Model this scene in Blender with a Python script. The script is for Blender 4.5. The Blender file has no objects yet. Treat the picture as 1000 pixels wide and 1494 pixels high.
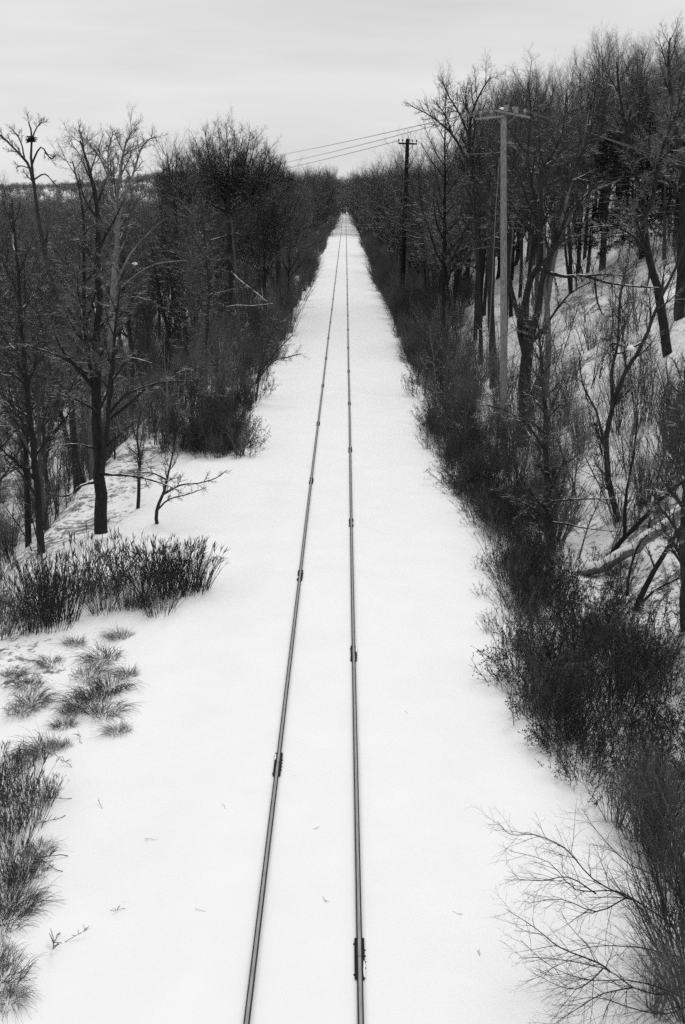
import bpy, math, random
import numpy as np
from mathutils import Vector

random.seed(7)
rng = np.random.default_rng(7)
scene = bpy.context.scene
COL = scene.collection
rad = math.radians
U = random.uniform

# ------------------------------------------------------------------ camera
F_PX, CAM_H = 1760.0, 10.54
PITCH = math.atan(463.0 / F_PX)
YAW = 4.3 / F_PX
cam_d = bpy.data.cameras.new('camera')
cam = bpy.data.objects.new('camera', cam_d)
COL.objects.link(cam)
cam.location = (0, 0, CAM_H)
cam.rotation_euler = (math.pi / 2 - PITCH, 0, YAW)
cam_d.sensor_fit = 'VERTICAL'
cam_d.sensor_height = 36.0
cam_d.lens = 36.0 * F_PX / 1494.0
cam_d.clip_start = 0.1
cam_d.clip_end = 20000
scene.camera = cam

FW = Vector((-math.sin(YAW) * math.cos(PITCH), math.cos(YAW) * math.cos(PITCH), -math.sin(PITCH)))
RT = Vector((math.cos(YAW), math.sin(YAW), 0))
UP = RT.cross(FW)
CAM = Vector((0, 0, CAM_H))


def at(px, py, zc):
    """world point seen at photo pixel (px, py) at depth zc"""
    return CAM + zc * (FW + RT * ((px - 500) / F_PX) - UP * ((py - 747) / F_PX))


def project(p):
    v = Vector(p) - CAM
    z = v.dot(FW)
    return 500 + F_PX * v.dot(RT) / z, 747 - F_PX * v.dot(UP) / z, z


# ------------------------------------------------------------------ terrain
TX = np.array([-3000, -400, -120, -40, -25, -17, -13, -10.7, -7.5, -5.5, -3.5, -2.2, -1.55, -0.5, 0.3, 1.2, 2.8, 4.2, 6.0, 8.3, 10.5, 13, 30, 40, 60, 300, 3000], float)
TZ = np.array([-6, -6, -7, -7.2, -7.0, -5.6, -3.4, -1.15, -0.5, -0.3, -0.2, -0.11, -0.07, -0.075, -0.07, -0.12, -0.22, -0.42, -0.95, -1.05, -0.1, 1.2, 10.5, 13, 14, 16, 18], float)


def sm(a, b, x):
    t = np.clip((x - a) / (b - a), 0, 1)
    return t * t * (3 - 2 * t)


def terr(x, y):
    x = np.asarray(x, float); y = np.asarray(y, float)
    z = np.interp(x, TX, TZ)
    hill = np.maximum(z, -1.05)
    fac = 1 - 0.72 * sm(120, 420, y)
    z = np.where(x > 9, -1.05 + (hill + 1.05) * fac, z)
    off = sm(3.2, 7.5, np.abs(x + 0.5))
    z = z + off * (0.16 * np.sin(x * 0.9 + y * 0.31) * np.sin(y * 0.43 - x * 0.2) + 0.10 * np.sin(x * 2.1 + 1.3) * np.sin(y * 1.7 + x))
    big = sm(14, 40, np.abs(x))
    z = z + big * (0.7 * np.sin(x * 0.11 + y * 0.05) + 0.5 * np.sin(y * 0.083 - x * 0.07))
    bed = 1 - sm(2.5, 5.0, np.abs(x + 0.5))
    z = z + bed * 0.003 * np.sin(y * 0.8 + 2 * np.sin(x * 1.3)) * sm(0.15, 0.5, np.abs(np.abs(x + 0.55) - 0.75))
    tr = np.minimum(np.abs(x + 1.300), np.abs(x - 0.204))
    z = z - 0.012 * (1 - sm(0.05, 0.08, tr))
    z = z + 0.022 * np.sin(2.3 * x + 0.7 * np.sin(y * 0.11)) * sm(1.1, 2.0, np.abs(x + 0.55)) * (1 - sm(4.5, 6, np.abs(x)))
    z = z + 20 * sm(900, 1900, y) * np.exp(-((x / np.maximum(y, 1) + 0.13) / 0.06) ** 2)
    # far ridge on the left
    z = z + 19 * sm(900, 2000, y) * sm(40, -250, x) + 6 * sm(1200, 2600, y)
    return z


def tz(x, y):
    return float(terr(x, y))


def ground(px, py):
    """world point where the pixel's ray meets the terrain"""
    d = FW + RT * ((px - 500) / F_PX) - UP * ((py - 747) / F_PX)
    t, step = 8.0, 0.25
    while t < 2500:
        p = CAM + d * t
        if p.z < tz(p.x, p.y):
            lo, hi = t - step, t
            for _ in range(14):
                m = (lo + hi) / 2
                q = CAM + d * m
                if q.z < tz(q.x, q.y): hi = m
                else: lo = m
            return CAM + d * hi
        step = max(0.25, t * 0.01)
        t += step
    return CAM + d * t


# ------------------------------------------------------------------ materials
def new_mat(name):
    m = bpy.data.materials.new(name)
    m.use_nodes = True
    nt = m.node_tree
    b = nt.nodes['Principled BSDF']
    b.inputs['Specular IOR Level'].default_value = 0.2
    return m, nt, b


def node(nt, typ, **kw):
    n = nt.nodes.new(typ)
    for k, v in kw.items():
        if k in n.inputs:
            n.inputs[k].default_value = v
        else:
            setattr(n, k, v)
    return n


def ramp(nt, fac, stops):
    r = nt.nodes.new('ShaderNodeValToRGB')
    el = r.color_ramp.elements
    while len(el) < len(stops): el.new(0.5)
    for e, (p, v) in zip(el, stops):
        e.position = p
        e.color = (v, v, v, 1)
    nt.links.new(fac, r.inputs[0])
    return r.outputs[0]


def mathn(nt, op, a, b=None, clamp=False):
    n = nt.nodes.new('ShaderNodeMath'); n.operation = op; n.use_clamp = clamp
    for i, v in enumerate((a, b)):
        if v is None: continue
        if isinstance(v, (int, float)): n.inputs[i].default_value = v
        else: nt.links.new(v, n.inputs[i])
    return n.outputs[0]


def bark(name, lo, hi, scale=6.0, snow=0.0, stretch=0.25, vpow=1.6, vmul=1.3, vmin=0.55):
    m, nt, b = new_mat(name)
    L = nt.links.new
    tc = nt.nodes.new('ShaderNodeTexCoord')
    mp = nt.nodes.new('ShaderNodeMapping'); mp.inputs['Scale'].default_value = (1, 1, stretch)
    L(tc.outputs['Object'], mp.inputs['Vector'])
    n1 = node(nt, 'ShaderNodeTexNoise', Scale=scale, Detail=6.0, Roughness=0.65)
    L(mp.outputs[0], n1.inputs['Vector'])
    base = ramp(nt, n1.outputs[0], [(0.3, lo), (0.72, hi)])
    oi = nt.nodes.new('ShaderNodeObjectInfo')
    var = mathn(nt, 'MULTIPLY_ADD', mathn(nt, 'POWER', oi.outputs['Random'], vpow), vmul)
    nt.nodes[-1].inputs[2].default_value = vmin
    mul = nt.nodes.new('ShaderNodeMix'); mul.data_type = 'RGBA'; mul.blend_type = 'MULTIPLY'
    mul.inputs[0].default_value = 1
    L(base, mul.inputs[6]); L(var, mul.inputs[7])
    out = mul.outputs[2]
    if snow > 0:
        g = nt.nodes.new('ShaderNodeNewGeometry')
        sp = nt.nodes.new('ShaderNodeSeparateXYZ')
        L(g.outputs['Normal'], sp.inputs[0])
        n2 = node(nt, 'ShaderNodeTexNoise', Scale=3.5, Detail=5.0)
        L(tc.outputs['Object'], n2.inputs['Vector'])
        s = mathn(nt, 'MULTIPLY_ADD', n2.outputs[0], 1.5)
        nt.nodes[-1].inputs[2].default_value = -0.75
        s = mathn(nt, 'ADD', sp.outputs[2], s)
        s = ramp(nt, s, [(1.0 - snow - 0.06, 0.0), (1.0 - snow + 0.06, 1.0)])
        mx = nt.nodes.new('ShaderNodeMix'); mx.data_type = 'RGBA'
        L(s, mx.inputs[0]); L(out, mx.inputs[6]); mx.inputs[7].default_value = (0.82, 0.82, 0.82, 1)
        out = mx.outputs[2]
    L(out, b.inputs['Base Color'])
    b.inputs['Roughness'].default_value = 0.9
    bp = node(nt, 'ShaderNodeBump', Strength=0.5, Distance=0.02)
    L(n1.outputs[0], bp.inputs['Height']); L(bp.outputs[0], b.inputs['Normal'])
    return m


M_BARK = bark('dark_bark', 0.014, 0.050, 7, snow=0.22, vpow=2.6, vmul=2.7, vmin=0.45)
M_BARKN = bark('dark_bark_foreground', 0.010, 0.042, 9, snow=0.17)
M_BARKS = bark('snowy_dead_wood', 0.02, 0.07, 9, snow=0.30)
M_PALE = bark('pale_bark', 0.09, 0.26, 4, snow=0.2)
M_TWIG = bark('dark_twigs', 0.032, 0.085, 3, snow=0.045, vpow=1.8, vmul=1.9, vmin=0.45)
M_TWIGP = bark('pale_twigs', 0.07, 0.14, 3)
M_SHRUB = bark('brown_shrub_stems', 0.045, 0.12, 3, vpow=1.8, vmul=1.7, vmin=0.45)
M_SAP = bark('grey_sapling_bark', 0.04, 0.12, 5, snow=0.10, vpow=1.8, vmul=1.8, vmin=0.4)
M_BUSH = bark('dark_bush_stems', 0.016, 0.05, 5)
M_WEED = bark('dry_weed_stalks', 0.026, 0.08, 3)
M_GRASS = bark('dry_grass_blades', 0.05, 0.14, 3)
M_LEAF = bark('dry_leaves', 0.02, 0.08, 5)
M_NEEDLE = bark('evergreen_needles', 0.008, 0.022, 3)
M_LOG = bark('weathered_log', 0.13, 0.42, 9, snow=0.78)
M_POLE = bark('weathered_pole_wood', 0.05, 0.18, 16, stretch=0.035)
M_POLE.node_tree.nodes['Principled BSDF'].inputs['Roughness'].default_value = 0.85
M_DPOLE = bark('creosoted_pole_wood', 0.006, 0.014, 6, stretch=0.06)
M_ARM = bark('grey_crossarm_wood', 0.09, 0.17, 6)


def plain(name, v, rough=0.6, metal=0.0):
    m, nt, b = new_mat(name)
    n1 = node(nt, 'ShaderNodeTexNoise', Scale=25.0, Detail=5.0)
    tc = nt.nodes.new('ShaderNodeTexCoord')
    nt.links.new(tc.outputs['Object'], n1.inputs['Vector'])
    nt.links.new(ramp(nt, n1.outputs[0], [(0.3, v * 0.7), (0.7, v * 1.25)]), b.inputs['Base Color'])
    b.inputs['Roughness'].default_value = rough
    b.inputs['Metallic'].default_value = metal
    return m


M_WIRE = plain('aluminium_wire', 0.12, 0.5)
M_CERAM = plain('grey_ceramic', 0.3, 0.3)
M_METAL = plain('grey_painted_metal', 0.22, 0.5)
M_STEEL = plain('rusty_bar_steel', 0.010, 0.8)
M_BOLT = plain('rusty_bolt_steel', 0.02, 0.7)
M_NEST = plain('nest_twigs', 0.012, 0.9)


def snow_mat(name, litter=True):
    m, nt, b = new_mat(name)
    L = nt.links.new
    g = nt.nodes.new('ShaderNodeNewGeometry')
    n1 = node(nt, 'ShaderNodeTexNoise', Scale=0.7, Detail=8.0, Roughness=0.6)
    n2 = node(nt, 'ShaderNodeTexNoise', Scale=9.0, Detail=5.0)
    for n in (n1, n2): L(g.outputs['Position'], n.inputs['Vector'])
    col = ramp(nt, n1.outputs[0], [(0.25, 0.86), (0.75, 0.91)])
    if litter:
        # leaf litter and dead stems poking through away from the track
        at_ = nt.nodes.new('ShaderNodeAttribute'); at_.attribute_name = 'litter'
        n3 = node(nt, 'ShaderNodeTexNoise', Scale=3.2, Detail=9.0, Roughness=0.78)
        L(g.outputs['Position'], n3.inputs['Vector'])
        k = mathn(nt, 'MULTIPLY_ADD', at_.outputs['Fac'], 0.22)
        nt.nodes[-1].inputs[2].default_value = -0.12
        k = mathn(nt, 'ADD', n3.outputs[0], k)
        n4 = node(nt, 'ShaderNodeTexNoise', Scale=0.33, Detail=3.0)
        L(g.outputs['Position'], n4.inputs['Vector'])
        pm_ = mathn(nt, 'MULTIPLY_ADD', n4.outputs[0], 0.55)
        nt.nodes[-1].inputs[2].default_value = -0.30
        k = mathn(nt, "ADD", k, pm_)
        k = ramp(nt, k, [(0.58, 0.0), (0.66, 0.9)])
        mx = nt.nodes.new('ShaderNodeMix'); mx.data_type = 'RGBA'
        L(k, mx.inputs[0]); L(col, mx.inputs[6]); mx.inputs[7].default_value = (0.10, 0.10, 0.10, 1)
        col = mx.outputs[2]
    L(col, b.inputs['Base Color'])
    b.inputs['Roughness'].default_value = 0.85
    ad = mathn(nt, 'MULTIPLY_ADD', n2.outputs[0], 0.12)
    L(n1.outputs[0], nt.nodes[-1].inputs[2])
    bp = node(nt, 'ShaderNodeBump', Strength=0.22, Distance=0.08)
    L(ad, bp.inputs['Height']); L(bp.outputs[0], b.inputs['Normal'])
    return m


M_SNOW = snow_mat('snow_ground')
M_CAP = snow_mat('snow_cap', False)


def rail_mat():
    m, nt, b = new_mat('rail_steel')
    L = nt.links.new
    g = nt.nodes.new('ShaderNodeNewGeometry')
    sp = nt.nodes.new('ShaderNodeSeparateXYZ'); L(g.outputs['True Normal'], sp.inputs[0])
    n1 = node(nt, 'ShaderNodeTexNoise', Scale=8.0, Detail=6.0)
    mp = nt.nodes.new('ShaderNodeMapping'); mp.inputs['Scale'].default_value = (6, 0.35, 1)
    L(g.outputs['Position'], mp.inputs['Vector']); L(mp.outputs[0], n1.inputs['Vector'])
    top = ramp(nt, sp.outputs[2], [(0.955, 0.0), (0.985, 1.0)])
    worn = ramp(nt, n1.outputs[0], [(0.3, 0.22), (0.7, 0.36)])
    mx = nt.nodes.new('ShaderNodeMix'); mx.data_type = 'RGBA'
    L(top, mx.inputs[0]); mx.inputs[6].default_value = (0.022, 0.022, 0.022, 1); L(worn, mx.inputs[7])
    L(mx.outputs[2], b.inputs['Base Color'])
    b.inputs['Roughness'].default_value = 0.55
    return m


M_RAIL = rail_mat()


# ------------------------------------------------------------------ mesh helpers
class Tubes:
    """collects tapered tubes (and quads) and turns them into one mesh"""

    def __init__(self):
        self.b = {}
        self.q = []          # loose quads, (4,3)

    def add(self, pts, radii, sides):
        k = len(pts)
        l = self.b.setdefault((k, sides), ([], []))
        l[0].append([tuple(p) for p in pts]); l[1].append(list(radii))

    def quad(self, a, b, c, d):
        self.q.append((tuple(a), tuple(b), tuple(c), tuple(d)))

    def box(self, c, ax, ay, az):
        c = Vector(c); ax = Vector(ax); ay = Vector(ay); az = Vector(az)
        v = [c + sx * ax + sy * ay + sz * az for sz in (-1, 1) for sy in (-1, 1) for sx in (-1, 1)]
        for f in ((0, 2, 3, 1), (4, 5, 7, 6), (0, 1, 5, 4), (2, 6, 7, 3), (0, 4, 6, 2), (1, 3, 7, 5)):
            self.quad(*[v[i] for i in f])

    def arrays(self):
        V, Q, off = [], [], 0
        for (k, s), (P, R) in self.b.items():
            P = np.array(P, float); R = np.array(R, float); m = len(P)
            T = np.gradient(P, axis=1)
            T /= np.linalg.norm(T, axis=2, keepdims=True) + 1e-9
            mean = P[:, -1] - P[:, 0]
            mean /= np.linalg.norm(mean, axis=1, keepdims=True) + 1e-9
            ref = np.where(np.abs(mean[:, 2:3]) > 0.85, np.array([[1.0, 0.15, 0]]), np.array([[0, 0, 1.0]]))
            ref = np.repeat(ref[:, None, :], k, axis=1)
            N = np.cross(T, ref); N /= np.linalg.norm(N, axis=2, keepdims=True) + 1e-9
            B = np.cross(T, N)
            a = np.arange(s) * 2 * math.pi / s + 0.5
            ring = P[:, :, None, :] + R[:, :, None, None] * (np.cos(a)[None, None, :, None] * N[:, :, None, :] + np.sin(a)[None, None, :, None] * B[:, :, None, :])
            V.append(ring.reshape(-1, 3))
            i = np.arange(k - 1)[:, None] * s; j = np.arange(s)[None, :]; j2 = (j + 1) % s
            f = np.stack([i + j, i + j2, i + s + j2, i + s + j], -1).reshape(-1, 4)
            f = (f[None] + (np.arange(m) * k * s)[:, None, None]).reshape(-1, 4) + off
            Q.append(f)
            off += m * k * s
        if self.q:
            q = np.array(self.q, float)
            V.append(q.reshape(-1, 3))
            Q.append(np.arange(len(q) * 4).reshape(-1, 4) + off)
        if not V: return np.zeros((0, 3)), np.zeros((0, 4), int)
        return np.concatenate(V), np.concatenate(Q)


def mesh_from(name, V, Q, mat, smooth=True):
    me = bpy.data.meshes.new(name)
    me.vertices.add(len(V)); me.vertices.foreach_set('co', V.astype(np.float32).ravel())
    me.loops.add(Q.size); me.loops.foreach_set('vertex_index', Q.astype(np.int32).ravel())
    me.polygons.add(len(Q))
    me.polygons.foreach_set('loop_start', (np.arange(len(Q)) * 4).astype(np.int32))
    me.polygons.foreach_set('loop_total', np.full(len(Q), 4, np.int32))
    me.polygons.foreach_set('use_smooth', np.full(len(Q), smooth))
    me.update(calc_edges=True)
    me.validate()
    me.materials.append(mat)
    return me


def tmesh(name, T, mat, smooth=True, origin=None):
    V, Q = T.arrays()
    if origin is not None and len(V): V = V - np.array(origin)[None]
    return mesh_from(name, V, Q, mat, smooth)


def obj(name, data, parent=None, loc=(0, 0, 0)):
    o = bpy.data.objects.new(name, data)
    COL.objects.link(o)
    o.parent = parent
    o.location = loc
    return o


def tag(o, label=None, cat=None, group=None, kind=None):
    if label: o['label'] = label
    if cat: o['category'] = cat
    if group: o['group'] = group
    if kind: o['kind'] = kind
    return o


def empty(name, loc, label, cat, group=None):
    o = obj(name, None, None, loc)
    o.empty_display_size = 0.3
    return tag(o, label, cat, group)


# ------------------------------------------------------------------ growing plants
def perp(d):
    a = Vector((0, 0, 1)) if abs(d.z) < 0.9 else Vector((1, 0, 0))
    n = d.cross(a).normalized()
    return n, d.cross(n)


def rv():
    return Vector((random.gauss(0, 1), random.gauss(0, 1), random.gauss(0, 1)))


RCAP = [9, 9, 0.042, 0.022, 0.0125]


def grow(sinks, p, d, L, r, lvl, S, stop):
    """one stem with its side stems. S[lvl]: (nseg, wobble, up, n_children, start, angle, ratio, sides)"""
    nseg, wob, up, nch, start, ang, ratio, sides = S[lvl]
    r = min(r, RCAP[lvl])
    pts = [p.copy()]; dirs = [d]
    q = p.copy()
    for i in range(nseg):
        d = d + rv() * wob; d.z += up
        d.normalize()
        q = q + d * (L / nseg)
        pts.append(q.copy()); dirs.append(d)
    tip = (0.12, 0.2, 0.3, 0.4, 0.5)[lvl]
    radii = [r * (1 - (1 - tip) * (i / nseg)) for i in range(nseg + 1)]
    sinks[lvl].add(pts, radii, sides)
    if lvl >= stop: return pts
    spawn(sinks, pts, radii, L, lvl, S, stop)
    return pts


def spawn(sinks, pts, radii, L, lvl, S, stop, mult=1.0, start=None, rmin=0.0, flat=0.0):
    nseg_, wob, up, nch, st, ang, ratio, sides = S[lvl]
    if start is None: start = st
    n = max(1, int(nch * mult * U(0.8, 1.2) + 0.5))
    az = U(0, 6.28)
    nseg = len(pts) - 1
    for k in range(n):
        t = start + (1 - start) * (k + U(0.1, 0.9)) / n
        f = t * nseg; i = min(int(f), nseg - 1); f -= i
        pos = pts[i].lerp(pts[i + 1], f)
        d = (pts[i + 1] - pts[i]).normalized()
        rr = radii[i] * (1 - f) + radii[i + 1] * f
        az += 2.4 + U(-0.5, 0.5)
        n1, n2 = perp(d)
        a = rad(ang) * U(0.7, 1.25)
        cd = d * math.cos(a) + (n1 * math.cos(az) + n2 * math.sin(az)) * math.sin(a)
        cd.z += flat
        cd.normalize()
        cl = L * ratio * U(0.65, 1.2) * (1.12 - 0.62 * t)
        grow(sinks, pos, cd, cl, max(rmin, min(rr * 0.75, rr * U(0.5, 0.7) if lvl < 2 else rr * 0.75)), lvl + 1, S, stop)


# (nseg, wobble, up, children, start, angle, ratio, sides)
FORMS = {
    'slender': [(10, 0.035, 0.02, 24, 0.28, 42, 0.36, 7), (6, 0.09, 0.11, 9, 0.15, 38, 0.46, 5), (4, 0.13, 0.06, 6, 0.12, 38, 0.52, 3), (3, 0.16, 0.04, 3, 0.12, 38, 0.62, 3), (2, 0.16, 0.03, 0, 0, 0, 0, 3)],
    'spreading': [(6, 0.04, 0.0, 22, 0.24, 54, 0.66, 8), (8, 0.07, 0.075, 11, 0.15, 36, 0.44, 5), (5, 0.11, 0.06, 8, 0.12, 36, 0.5, 4), (3, 0.15, 0.04, 5, 0.12, 38, 0.58, 3), (2, 0.15, 0.03, 0, 0, 0, 0, 3)],
    'upright': [(9, 0.045, 0.02, 17, 0.22, 28, 0.52, 7), (7, 0.08, 0.07, 10, 0.15, 32, 0.42, 5), (4, 0.13, 0.06, 6, 0.12, 36, 0.52, 4), (3, 0.16, 0.04, 3, 0.12, 38, 0.62, 3), (2, 0.16, 0.03, 0, 0, 0, 0, 3)],
    'tall': [(10, 0.03, 0.02, 19, 0.54, 36, 0.32, 7), (6, 0.08, 0.10, 9, 0.15, 36, 0.46, 5), (4, 0.13, 0.06, 7, 0.12, 38, 0.50, 3), (3, 0.16, 0.04, 5, 0.12, 38, 0.58, 3), (2, 0.16, 0.03, 0, 0, 0, 0, 3)],
    'fan': [(5, 0.04, 0.0, 24, 0.42, 50, 1.25, 8), (8, 0.07, 0.035, 13, 0.2, 34, 0.36, 5), (5, 0.11, 0.07, 8, 0.12, 34, 0.5, 4), (3, 0.15, 0.05, 5, 0.12, 36, 0.58, 3), (2, 0.15, 0.03, 0, 0, 0, 0, 3)],
    'crooked': [(9, 0.10, 0.05, 17, 0.28, 50, 0.46, 7), (6, 0.15, 0.08, 9, 0.15, 42, 0.48, 5), (4, 0.18, 0.05, 7, 0.12, 40, 0.5, 4), (3, 0.2, 0.03, 5, 0.12, 40, 0.58, 3), (2, 0.2, 0.02, 0, 0, 0, 0, 3)],
}


def tree_mesh(form, seed, H=15.0, r=0.155, stop=4, two=False):
    random.seed(seed)
    RCAP[3:] = {'fan': (0.030, 0.021), 'tall': (0.026, 0.017)}.get(form, (0.022, 0.0125))
    a, b = Tubes(), Tubes()
    sinks = [a, a, b, b, b]
    S = FORMS[form]
    L = H * {'slender': 0.86, 'spreading': 0.62, 'fan': 0.5, 'tall': 0.86, 'upright': 0.74, 'crooked': 0.74}[form]
    grow(sinks, Vector((0, 0, -0.4)), Vector((U(-.05, .05), U(-.05, .05), 1)).normalized(), L, r, 0, S, stop)
    if two:
        grow(sinks, Vector((0.15, 0, -0.4)), Vector((U(-.3, .3), U(-.3, .3), 1)).normalized(), L * 0.85, r * 0.75, 0, S, stop)
    Va, Qa = a.arrays(); Vb, Qb = b.arrays()
    top = max(Va[:, 2].max(), Vb[:, 2].max())
    k = H / top
    return Va * k, Qa, Vb * k, Qb


PROTO = []
for i, (form, two) in enumerate([('slender', False), ('slender', True), ('slender', False), ('upright', False), ('upright', True), ('crooked', False), ('spreading', False), ('spreading', False), ('upright', False), ('crooked', True), ('fan', False), ('fan', False), ('tall', False), ('tall', True), ('tall', False)]):
    Va, Qa, Vb, Qb = tree_mesh(form, 100 + i, two=two)
    # thicken the finest twigs a little relative to their length
    PROTO.append((form, mesh_from('trunk_mesh', Va, Qa, M_BARK), mesh_from('crown_mesh', Vb, Qb, M_TWIG)))
RCAP[3:] = (0.022, 0.0125)
BYFORM = {}
for i, p in enumerate(PROTO): BYFORM.setdefault(p[0], []).append(i)
ALLP = list(range(len(PROTO)))
random.seed(11)

KEEP_PROTO = {}


def plant_tree(x, y, H, i, label, group, name='bare_tree', cat='tree', rz=None, wide=1.0):
    form, mt, mc = PROTO[i]
    z = tz(x, y)
    e = empty(name, (x, y, z), label, cat, group)
    k = H / 15.0
    e.scale = (k * wide, k * wide, k)
    e.rotation_euler = (0, 0, U(0, 6.28) if rz is None else rz)
    if i not in KEEP_PROTO:
        t = obj('trunk', mt, e); c = obj('crown', mc, e)
        KEEP_PROTO[i] = (t, c)
    else:
        for src in KEEP_PROTO[i]:
            c = src.copy(); COL.objects.link(c); c.parent = e
    return e


# hand-shaped trees ------------------------------------------------
CUST = [(0, 0, 0, 12, 0.3, 44, 0.3, 8), (6, 0.10, 0.08, 8, 0.15, 40, 0.5, 5), (4, 0.15, 0.05, 7, 0.12, 40, 0.52, 3), (3, 0.18, 0.03, 5, 0.12, 40, 0.58, 3), (2, 0.18, 0.02, 0, 0, 0, 0, 3)]


def smooth_line(P, n=3):
    """Catmull-Rom through the points"""
    out = []
    for i in range(len(P) - 1):
        p0 = P[max(i - 1, 0)]; p1 = P[i]; p2 = P[i + 1]; p3 = P[min(i + 2, len(P) - 1)]
        for k in range(n):
            t = k / n
            out.append(0.5 * ((2 * p1) + (p2 - p0) * t + (2 * p0 - 5 * p1 + 4 * p2 - p3) * t * t + (3 * p1 - p0 - 3 * p2 + p3) * t ** 3))
    out.append(P[-1].copy())
    return out


def shaped_tree(name, label, cat, stems, mats=(None, None), S=CUST, lean=0.012, twigs=1.0, group=None, sink=0.4, kids=('trunk', 'crown'), rmin=0.006):
    """stems: list of dict(p=[(px,py,zc)...], r=(base px, tip px), n=mult of side branches, l=side branch length m, s=start, lvl)"""
    a, b = Tubes(), Tubes()
    sinks = [a, a, b, b, b]
    first = None
    for st in stems:
        zc0 = st.get('z', None)
        P = []
        for j, q in enumerate(st['p']):
            zc = q[2] if len(q) > 2 else zc0 + st.get('dz', 0) * j / (len(st['p']) - 1)
            P.append(at(q[0], q[1], zc))
        if first is None:
            first = P[0].copy()
            first.z = tz(first.x, first.y)
            P[0].z = min(P[0].z, first.z - sink)
        zc = project(P[0])[2]
        P = smooth_line(P)
        r0, r1 = st['r']
        k = zc / F_PX
        n = len(P) - 1
        R = [(r0 + (r1 - r0) * (i / n) ** 0.85) * k for i in range(n + 1)]
        for i in range(1, n): P[i] = P[i] + rv() * R[i] * 0.18
        a.add(P, R, 8)
        lvl = st.get('lvl', 0)
        if st.get('n', 1) > 0:
            spawn(sinks, P, R, st.get('l', 3.0) / S[lvl][6], lvl, S, 4, st.get('n', 1) * twigs, st.get('s', 0.3), rmin=rmin, flat=st.get('flat', 0))
    e = empty(name, first, label, cat, group)
    obj(kids[0], tmesh('trunk_mesh', a, mats[0] or M_BARKN, origin=first), e)
    if b.b: obj(kids[1], tmesh('crown_mesh', b, mats[1] or M_TWIG, origin=first), e)
    return e


# ------------------------------------------------------------------ ground
def axis(a):
    out = []
    for lo, hi, st in a:
        out += list(np.arange(lo, hi, st))
    return np.array(out)


gx = axis([(-3000, -400, 200), (-400, -60, 20), (-60, -20, 2.0), (-20, -6, 0.5), (-6, -1.6, 0.2), (-1.6, 0.5, 0.03), (0.5, 6, 0.2), (6, 16, 0.4), (16, 60, 2), (60, 300, 20), (300, 3001, 200)])
gy = axis([(-60, 8, 4), (8, 70, 0.5), (70, 150, 1.5), (150, 400, 5), (400, 1000, 20), (1000, 6001, 100)])
GX, GY = np.meshgrid(gx, gy)
GZ = terr(GX, GY)
V = np.stack([GX, GY, GZ], -1).reshape(-1, 3)
ny, nx = GX.shape
ii = np.arange(ny - 1)[:, None] * nx + np.arange(nx - 1)[None, :]
Q = np.stack([ii, ii + 1, ii + nx + 1, ii + nx], -1).reshape(-1, 4)
gm = mesh_from('ground_mesh', V, Q, M_SNOW)
att = gm.attributes.new('litter', 'FLOAT', 'POINT')
lit = (sm(4.0, 6.5, V[:, 0]) + sm(-5.0, -8.5, V[:, 0])) * (1 - 0.1 * sm(9.5, 12, V[:, 0]))
att.data.foreach_set('value', lit.astype(np.float32))
g = obj('ground', gm)
tag(g, kind='structure')

# ------------------------------------------------------------------ rails
RAIL_X = (-1.300, 0.204)
PROF = [(-0.070, -0.17), (-0.012, -0.15), (-0.012, -0.050), (-0.041, -0.040), (-0.0425, -0.020), (-0.036, -0.008), (-0.021, 0.0), (0.021, 0.0), (0.036, -0.008), (0.0425, -0.020), (0.041, -0.040), (0.012, -0.050), (0.012, -0.15), (0.070, -0.17)]


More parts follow.
